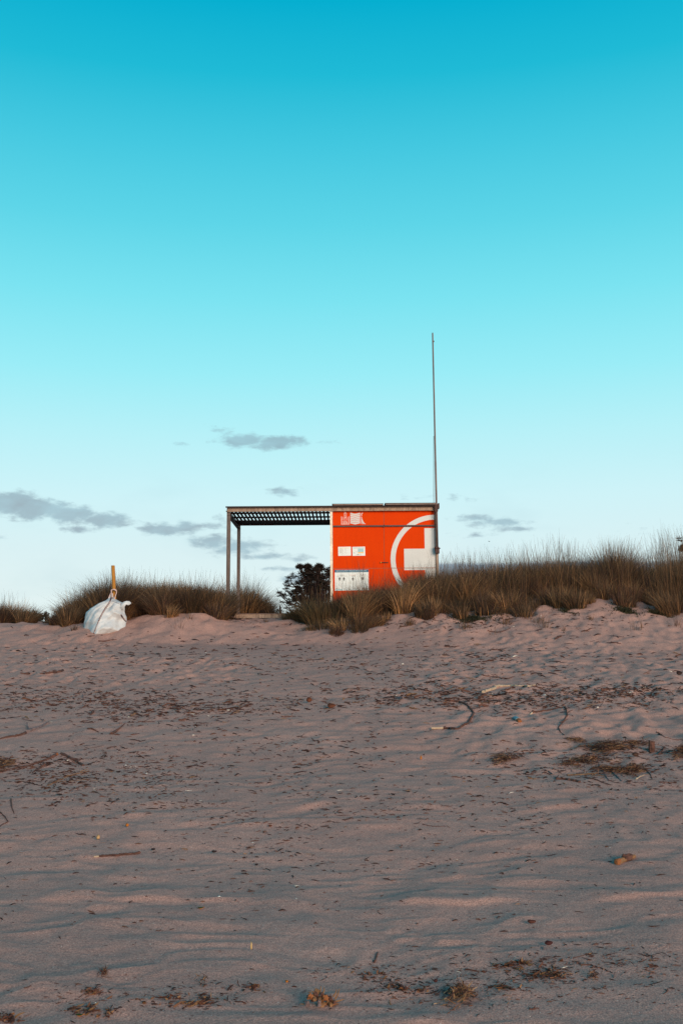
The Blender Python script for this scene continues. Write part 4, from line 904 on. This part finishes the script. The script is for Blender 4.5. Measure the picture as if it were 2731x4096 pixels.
heap(2530, 3082, 80, 36, .06, 320, .07, 'small fuzzy brown wrack ball at the end of the slanting band', WK, 4)
heap(2020, 3035, 170, 60, .03, 420, .10, 'loose thin wrack patch left of the main right-hand heaps', WK, 5)
heap(2290, 2966, 120, 26, .03, 260, .10, 'narrow dark streak of wrack above the slanting band', WK, 6)
heap(2735, 3025, 140, 50, .10, 500, .12, 'dark wrack heap cut by the right edge of the beach', WK, 7)
heap(5, 3068, 110, 50, .09, 500, .11, 'dark tangled wrack heap at the left edge under the branches', WK, 8)
heap(2560, 3078, 70, 30, .03, 120, .08, 'sparse stems beside the fuzzy wrack ball', WK, 9)
heap(1840, 4000, 130, 80, .055, 420, .055, 'round straw-like ball of dry seagrass in the lower foreground', [(.26, .14, .07), (.14, .07, .045), (.34, .21, .12), (.07, .035, .03)], 10, 'seagrass_ball', 'seagrass', .8, .0035)
heap(808, 3930, 60, 40, .03, 60, .04, 'tiny dark spiky seagrass bit above the lower left debris', WK, 11, 'seagrass_ball', 'seagrass', 1.0, .003)
heap(415, 3898, 55, 36, .02, 60, .035, 'small reddish seagrass sprig alone on the lower left sand', WK, 12, 'seagrass_ball', 'seagrass', 1.0, .003)
heap(2367, 3912, 50, 34, .03, 110, .03, 'small curled brown seagrass knot below the longest stick', WK, 13, 'seagrass_ball', 'seagrass', .9, .003)
RW = [(.11, .045, .03), (.07, .03, .024), (.16, .07, .04), (.05, .025, .022), (.22, .11, .05)]
for i, (px, py, w_, d_, n_, lab) in enumerate([
    (760, 3998, 400, 62, 230, 'widest patch of loose brown seagrass strips in the lower drift line'),
    (372, 4052, 250, 60, 150, 'patch of seagrass strips at the bottom left holding the long orange leaf'),
    (370, 3975, 110, 34, 60, 'small raised bunch of dark strips above the bottom left seagrass patch'),
    (1000, 3960, 180, 30, 60, 'thin trail of strips leading up right from the widest seagrass patch'),
    (1500, 3908, 180, 34, 90, 'short seagrass streak between the golden dried clump and the straw ball'),
    (1640, 3960, 230, 34, 70, 'sparse seagrass trail slanting towards the straw ball'),
    (2080, 3868, 230, 44, 130, 'seagrass patch left of the longest stick in the lower drift line'),
    (2190, 3905, 200, 40, 110, 'seagrass patch directly below the longest stick'),
    (2560, 3870, 150, 60, 70, 'loose seagrass strips near the right edge of the foreground'),
    (2010, 3965, 140, 30, 50, 'tiny dark seagrass streak right of the straw ball'),
    (30, 4075, 130, 40, 60, 'seagrass strips in the bottom left corner')]):
    heap(px, py, w_, d_, .012, n_, .035, lab, RW, 40+i, 'seagrass_patch', 'seagrass', .55, .0065)
# the large dried clump at the bottom: chunky pieces and fibres
def dried_clump():
    p = G1(1281, 4030); e = empty('dried_sponge', tuple(p), 'largest golden brown dried clump with knobbly lumps at the bottom of the picture', 'beach debris'); s = p.y/F; rg = random.Random(3)
    lumps = []
    for i in range(34):
        u = rg.uniform(-56, 56); v = rg.uniform(-34*(1-abs(u+10)/75), 22); lumps.append((u, v, rg.uniform(7, 15), rg.choice(['wood3', 'wood3', 'cut', 'wood', 'wood', 'wood2', 'bone' if i % 3 == 0 else 'cut'])))
    for i, (u, v, r, c) in enumerate(lumps):
        m = MB(); c_ = Vector((p.x+u*s, p.y+rg.uniform(-.02, .02), p.z+max(.3*r*s, (22-v)*s*.85))); n = 9; rr = r*s*.82
        for a in range(1, 6):
            th = PI*a/6
            for b in range(n):
                ph = 2*PI*b/n; q_ = rr*rg.uniform(.6, 1.35); m.v.append((c_.x+q_*math.sin(th)*math.cos(ph), c_.y+q_*math.sin(th)*math.sin(ph), c_.z+q_*math.cos(th)))
        for a in range(4):
            for b in range(n): m.f.append((a*n+b, (a+1)*n+b, (a+1)*n+(b+1) % n, a*n+(b+1) % n))
        m.f.append(tuple(range(n))); m.f.append(tuple(4*n+b for b in range(n-1, -1, -1))); m.build('lump', MT[c], e)
    for (u, v, u2, v2) in [(-6, -20, 2, -56), (10, -25, 14, -50), (-20, -20, -36, -36), (48, -10, 62, -42), (56, 0, 72, -44), (58, 10, 90, 0), (-60, 20, -78, 24), (20, 28, 24, 46), (40, 26, 70, 34), (-35, -25, -46, -30)]:
        m = MB(); f = lambda a, b: Vector((p.x+a*s, p.y+.01, p.z+max(.004, (24-b)*s*.85))); m.tube([f(u, v), f((u+u2)/2+3, (v+v2)/2), f(u2, v2)], [.004, .003, .0015], 5); m.build('fibre', MT['wood3'], e)
dried_clump()

# ---- twigs as individuals
variants = []
for i in range(14):
    rg = random.Random(100+i); n = 6; pts = []; y = 0; z = 0
    for k in range(n): pts.append(Vector((k/(n-1)-.5, y, z))); y += rg.uniform(-.07, .07); z += rg.uniform(-.015, .03)
    rr = rg.uniform(.04, .085); m = MB(); m.tube(pts, [rr*(1-.6*k/(n-1))*rg.uniform(.7, 1.2) for k in range(n)], 6, flat=.75, jit=.2)
    if i % 3 == 0: m.tube([pts[2], pts[2]+Vector((.15, rg.choice((-1, 1))*.16, .02)), pts[2]+Vector((.22, rg.choice((-1, 1))*.22, .03))], [rr*.6, rr*.45, rr*.2], 5)
    me = bpy.data.meshes.new('twig'); me.from_pydata([tuple(v) for v in m.v], [], m.f); me.materials.append(MT[('wood', 'wood', 'wood2', 'wood', 'wood3')[i % 5]]); variants.append(me)
zones = {
 'twigs in the left part of the upper drift line': ('small twig or splinter in the drift line below the white bag', [(300,2800,270,40,5),(640,2835,230,42,5),(950,2825,180,32,3)], 72, (20, 66)),
 'twigs in the right part of the upper drift line': ('small twig or splinter in the upper drift line below the cabin and right-hand dune', [(1520,2790,130,34,3),(1760,2790,170,34,4),(2060,2790,240,36,5),(2450,2775,230,32,4),(2660,2800,90,35,2)], 78, (20, 70)),
 'twigs in the left middle debris': ('small twig in the loose debris around the branches at the left edge', [(110,3080,110,45,4),(350,3125,190,55,4),(520,3060,190,75,3)], 27, (14, 40)),
 'twigs around the right wrack heaps': ('small twig lying around the matted wrack heaps on the right', [(2100,3030,120,60,2),(2400,3070,170,55,4),(2620,3050,90,60,2)], 30, (16, 50)),
 'twigs in the bottom drift line': ('small twig in the sparse drift line across the foreground sand', [(360,4000,120,45,3),(760,3985,190,38,3),(1500,3930,140,40,2),(1750,3990,190,40,2),(2100,3880,170,45,3),(2370,3870,150,55,3),(2620,3900,110,70,2)], 60, (16, 46)),
 'scattered twigs on open sand': ('small dark twig lying loose on open sand between the drift lines', [(1365,2640,900,60,3),(700,3250,500,110,2),(1900,3250,560,110,2),(1365,3500,900,180,1.4),(1200,3020,300,90,1.5)], 28, (14, 36)),
}
rgt = np.random.default_rng(77)
def sample(zs_, n):
    w = np.array([z_[4] for z_ in zs_], float); k = rgt.choice(len(zs_), n, p=w/w.sum()); A = np.array([z_[:4] for z_ in zs_], float)[k]
    return A[:, 0]+rgt.normal(0, 1, n)*A[:, 2], A[:, 1]+rgt.normal(0, 1, n)*A[:, 3]*.8
first = True
for grp, (lab, zs_, cnt, (l0, l1)) in zones.items():
    a, b = sample(zs_, cnt*3); ok = (a > 5) & (a < 2725) & (b > 2590) & (b < 4085); a, b = a[ok][:cnt], b[ok][:cnt]
    q = G(a, b)
    for i in range(len(a)):
        L = (l0+(l1-l0)*rgt.uniform(0, 1)**2)/F*q[i][1]; o = bpy.data.objects.new('twig', variants[int(rgt.integers(0, 14))]); COL.objects.link(o)
        rz = rgt.normal(0, .9) if rgt.uniform() < .6 else rgt.uniform(-PI, PI)
        dx, dy = math.cos(rz)*L/2, math.sin(rz)*L/2; z1, z0 = gz(q[i][0]+dx, q[i][1]+dy), gz(q[i][0]-dx, q[i][1]-dy)
        o.location = (q[i][0], q[i][1], max(q[i][2], (z0+z1)/2)+.002+L*.012); o.rotation_euler = (rgt.uniform(-3, 3), -math.atan2(z1-z0, L)+rgt.normal(0, .1), rz); th = rgt.uniform(.8, 1.6)
        o.scale = (L, L*th, L*th); tag(o, lab, 'twig', grp)
# ---- countless crumbs: one object
def litter():
    allz = []
    for grp, (lab, zs_, cnt, ll) in zones.items(): allz += [(z_[0], z_[1], z_[2]*1.15, z_[3]*1.15, z_[4]*z_[2]/150) for z_ in zs_]
    allz += [(1365, 2700, 900, 90, 3.0), (1365, 3000, 900, 180, 2.2), (2100, 2480, 330, 40, 3), (1500, 2500, 260, 16, 2)]
    a, b = sample(allz, 21500); ok = (a > -60) & (a < 2790) & (b > 2440) & (b < 4100); a, b = a[ok], b[ok]; q = G(a, b)
    kp = (vn(q[:, 0]*2.2, q[:, 1]*2.6, 41)+.6*vn(q[:, 0]*6, q[:, 1]*6, 42) > -.12) | (rgt.uniform(0, 1, len(a)) < .3); a, b, q = a[kp], b[kp], q[kp]; n = len(a)
    sp = (4+34*rgt.uniform(0, 1, n)**3.0); L = sp/F*q[:, 1]; W = np.minimum(L*rgt.uniform(.14, .5, n), rgt.uniform(2.0, 5.2, n)/F*q[:, 1]); an = rgt.normal(0, .6, n); Hh = W*rgt.uniform(.4, 1.1, n)
    L = np.where(rgt.uniform(0, 1, n) < .06, L*1.9, L); W = np.where(L > 14/F*q[:, 1], W*.7, W)
    ux = np.stack([np.cos(an)*L/2, np.sin(an)*L/2, rgt.normal(0, .10, n)*L], 1); uy = np.stack([-np.sin(an)*W/2, np.cos(an)*W/2, np.zeros(n)], 1); uz = np.stack([np.zeros(n), np.zeros(n), Hh], 1)
    bend = np.stack([-np.sin(an), np.cos(an), np.zeros(n)], 1)*(rgt.normal(0, .14, n)*L)[:, None]; c = q.copy(); V = []
    for s1_, wd, bd in ((-1, .55, 0), (0, 1, 1), (1, .35, 0)):                 # bent splinters of triangular section
        o_ = c+ux*s1_+bend*bd+uz*.25*bd; V += [o_-uy*wd, o_+uy*wd, o_+uz*wd]
    V = np.stack(V, 1).reshape(-1, 3); i = np.arange(n)*9
    Fq = np.concatenate([np.stack([i+k for k in f], 1) for f in ((0, 3, 5, 2), (2, 5, 4, 1), (1, 4, 3, 0), (3, 6, 8, 5), (5, 8, 7, 4), (4, 7, 6, 3))])
    pal = np.array([(.045, .02, .016), (.075, .03, .02), (.028, .015, .013), (.12, .05, .028), (.22, .13, .08), (.11, .06, .05), (.72, .68, .60), (.16, .15, .16)]); pk = rgt.choice(8, n, p=[.32, .23, .18, .13, .03, .08, .004, .026])
    # pale shell crumbs stay small
    o = npmesh('beach_litter', V, Fq, MT['bits'], None, None, False, np.repeat(pal[pk]*rgt.uniform(.7, 1.25, n)[:, None], 9, 0)); tag(o, 'fine crumbs of bark, seagrass and shell strewn over the sand', 'litter', kind='stuff')
litter()

# ---------------------------------------------------------------- WORLD
SUN_EL, SUN_AZ = math.radians(8.5), math.radians(28)       # low sun behind the camera, from the right
w = bpy.data.worlds.new('World'); S.world = w; w.use_nodes = True; nt = w.node_tree; bg = nt.nodes['Background']; bg.inputs['Strength'].default_value = .1
sky = N(nt, 'ShaderNodeTexSky', sky_type='NISHITA'); sky.sun_disc = False; sky.sun_elevation = SUN_EL; sky.sun_rotation = PI-SUN_AZ+0; sky.air_density = 1.0; sky.dust_density = .6; sky.ozone_density = 3
tc = N(nt, 'ShaderNodeTexCoord'); sx = N(nt, 'ShaderNodeSeparateXYZ'); nt.links.new(tc.outputs['Generated'], sx.inputs[0])
def Mth(op, a, b=None, c=None, clamp=False):
    n = N(nt, 'ShaderNodeMath', operation=op); n.use_clamp = clamp
    for i, v in enumerate((a, b, c)):
        if v is None: continue
        if isinstance(v, (int, float)): n.inputs[i].default_value = v
        else: nt.links.new(v, n.inputs[i])
    return n.outputs[0]
def srgb(r, g_, b): return tuple(((x/255)/12.92 if x/255 <= .04045 else ((x/255+.055)/1.055)**2.4) for x in (r, g_, b))
def elz(py): return math.sin(TH+math.atan((CY-py)/F))
stops = [(2640, (230, 244, 243)), (2400, (228, 244, 244)), (2200, (220, 243, 246)), (2000, (209, 245, 250)), (1750, (186, 243, 250)), (1500, (156, 239, 249)), (1200, (124, 229, 243)), (900, (94, 215, 234)), (600, (68, 202, 226)), (300, (30, 188, 216)), (0, (0, 176, 210))]
zmax = .9
rp = ramp(nt, Mth('DIVIDE', sx.outputs[2], zmax, clamp=True), [(0, srgb(228, 243, 242))]+[(max(0.001, elz(py)/zmax), srgb(*c)) for py, c in stops]+[(.80, srgb(0, 120, 165)), (1, srgb(0, 70, 115))])
sc10 = N(nt, 'ShaderNodeVectorMath', operation='SCALE'); sc10.inputs['Scale'].default_value = 10; nt.links.new(rp.outputs[0], sc10.inputs[0])
mixs = N(nt, 'ShaderNodeMixRGB'); mixs.inputs[0].default_value = .97; nt.links.new(sky.outputs[0], mixs.inputs[1]); nt.links.new(sc10.outputs[0], mixs.inputs[2])
# clouds in direction space: u = x/y, v = z/y
yc = Mth('MAXIMUM', sx.outputs[1], .05); U = Mth('DIVIDE', sx.outputs[0], yc); Vv = Mth('DIVIDE', sx.outputs[2], yc)
front = Mth('GREATER_THAN', sx.outputs[1], .1)
cv = N(nt, 'ShaderNodeCombineXYZ'); nt.links.new(U, cv.inputs[0]); nt.links.new(Mth('MULTIPLY', Vv, 2.4), cv.inputs[1])
nz = noise(nt, 20, 8, .56, cv.outputs[0], .35); nz2 = noise(nt, 70, 5, .6, cv.outputs[0]); nzl = noise(nt, 9, 3, .5, cv.outputs[0])
tot = None
def uv(px, py): d = fw+rt*((px-CX)/F)+up*((CY-py)/F); return d[0]/d[1], d[2]/d[1]
for px, py, a, b, amp in [(975,1762,100,28,1.25),(1110,1768,110,24,1.2),(1200,1775,60,12,.5),(720,1776,40,10,.5),(880,1720,40,10,.3),(1300,1770,50,8,.35),(1147,1968,55,20,.8),(40,2014,105,38,1.5),(165,2036,115,36,1.5),(280,2054,105,30,1.4),(420,2078,70,28,1.2),(430,2080,90,26,1.25),(330,2118,60,12,.7),(660,2118,95,24,1.15),(740,2105,55,26,1.0),
        (850,2170,90,26,1.05),(960,2190,110,30,1.15),(1050,2225,90,16,.85),(1180,2235,80,14,.6),(1140,2276,90,12,.75),(1190,2310,110,20,.85),(2000,2090,120,18,1.0),(1900,2072,80,14,.8),(2060,2112,90,12,.7),(1690,1990,110,12,.55),(1840,1995,60,10,.35),(0,2152,40,10,.6),(860,2100,90,24,.35),(1900,2140,80,10,.3),(2550,2120,60,10,.2)]:
    u0, v0 = uv(px, py); a /= F; b /= F
    du = Mth('DIVIDE', Mth('SUBTRACT', U, u0), a*1.5); dv = Mth('DIVIDE', Mth('SUBTRACT', Vv, v0), b*1.65)
    e = Mth('MULTIPLY', Mth('SUBTRACT', 1, Mth('SQRT', Mth('ADD', Mth('MULTIPLY', du, du), Mth('MULTIPLY', dv, dv)))), amp)
    tot = e if tot is None else Mth('MAXIMUM', tot, e)
dens = Mth('ADD', Mth('ADD', Mth('MULTIPLY', tot, 1.4), Mth('MULTIPLY', Mth('SUBTRACT', nz.outputs[0], .5), 2.3)), Mth('MULTIPLY', Mth('SUBTRACT', nz2.outputs[0], .5), 2.1))
mr = N(nt, 'ShaderNodeMapRange', interpolation_type='SMOOTHSTEP'); nt.links.new(dens, mr.inputs[0]); mr.inputs[1].default_value = .12; mr.inputs[2].default_value = 1.15
cl = Mth('MULTIPLY', Mth('MULTIPLY', mr.outputs[0], front), .68)
# thin veils near the horizon
veil = N(nt, 'ShaderNodeMapRange', interpolation_type='SMOOTHSTEP'); nt.links.new(nzl.outputs[0], veil.inputs[0]); veil.inputs[1].default_value = .5; veil.inputs[2].default_value = .75
vb = N(nt, 'ShaderNodeMapRange', interpolation_type='SMOOTHSTEP'); nt.links.new(Vv, vb.inputs[0]); vb.inputs[1].default_value = .24; vb.inputs[2].default_value = .10
vl = Mth('MULTIPLY', Mth('MULTIPLY', Mth('MULTIPLY', veil.outputs[0], vb.outputs[0]), front), .14)
# distant cloud bank low on the right
ub, vbk = uv(1755, 2249); u2, _ = uv(1500, 2250)
m1 = N(nt, 'ShaderNodeMapRange', interpolation_type='SMOOTHSTEP'); nt.links.new(Mth('ADD', Vv, Mth('MULTIPLY', Mth('SUBTRACT', nz.outputs[0], .5), .006)), m1.inputs[0]); m1.inputs[1].default_value = vbk+.001; m1.inputs[2].default_value = vbk-.003
m2 = N(nt, 'ShaderNodeMapRange', interpolation_type='SMOOTHSTEP'); nt.links.new(U, m2.inputs[0]); m2.inputs[1].default_value = u2; m2.inputs[2].default_value = ub
bank = Mth('MULTIPLY', Mth('MULTIPLY', Mth('MULTIPLY', m1.outputs[0], m2.outputs[0]), front), .85)
ccol = ramp(nt, nz.outputs[0], [(.35, tuple(10*x for x in srgb(150, 185, 200))), (.7, tuple(10*x for x in srgb(128, 142, 158)))])
x1 = N(nt, 'ShaderNodeMixRGB'); nt.links.new(cl, x1.inputs[0]); nt.links.new(mixs.outputs[0], x1.inputs[1]); nt.links.new(ccol.outputs[0], x1.inputs[2])
x2 = N(nt, 'ShaderNodeMixRGB'); nt.links.new(vl, x2.inputs[0]); nt.links.new(x1.outputs[0], x2.inputs[1]); x2.inputs[2].default_value = (*[10*x for x in srgb(150, 190, 205)], 1)
x3 = N(nt, 'ShaderNodeMixRGB'); nt.links.new(bank, x3.inputs[0]); nt.links.new(x2.outputs[0], x3.inputs[1]); x3.inputs[2].default_value = (*[10*x for x in srgb(128, 152, 172)], 1)
nt.links.new(x3.outputs[0], bg.inputs['Color'])
# sun
sl = bpy.data.lights.new('sun', 'SUN'); sl.energy = 4.5; sl.angle = math.radians(34); sl.color = (1, .72, .52)
so = bpy.data.objects.new('sun', sl); COL.objects.link(so); so.location = (10, -20, 12)
dirv = Vector((-math.sin(SUN_AZ)*math.cos(SUN_EL), math.cos(SUN_AZ)*math.cos(SUN_EL), -math.sin(SUN_EL))); so.rotation_euler = dirv.to_track_quat('-Z', 'Y').to_euler()
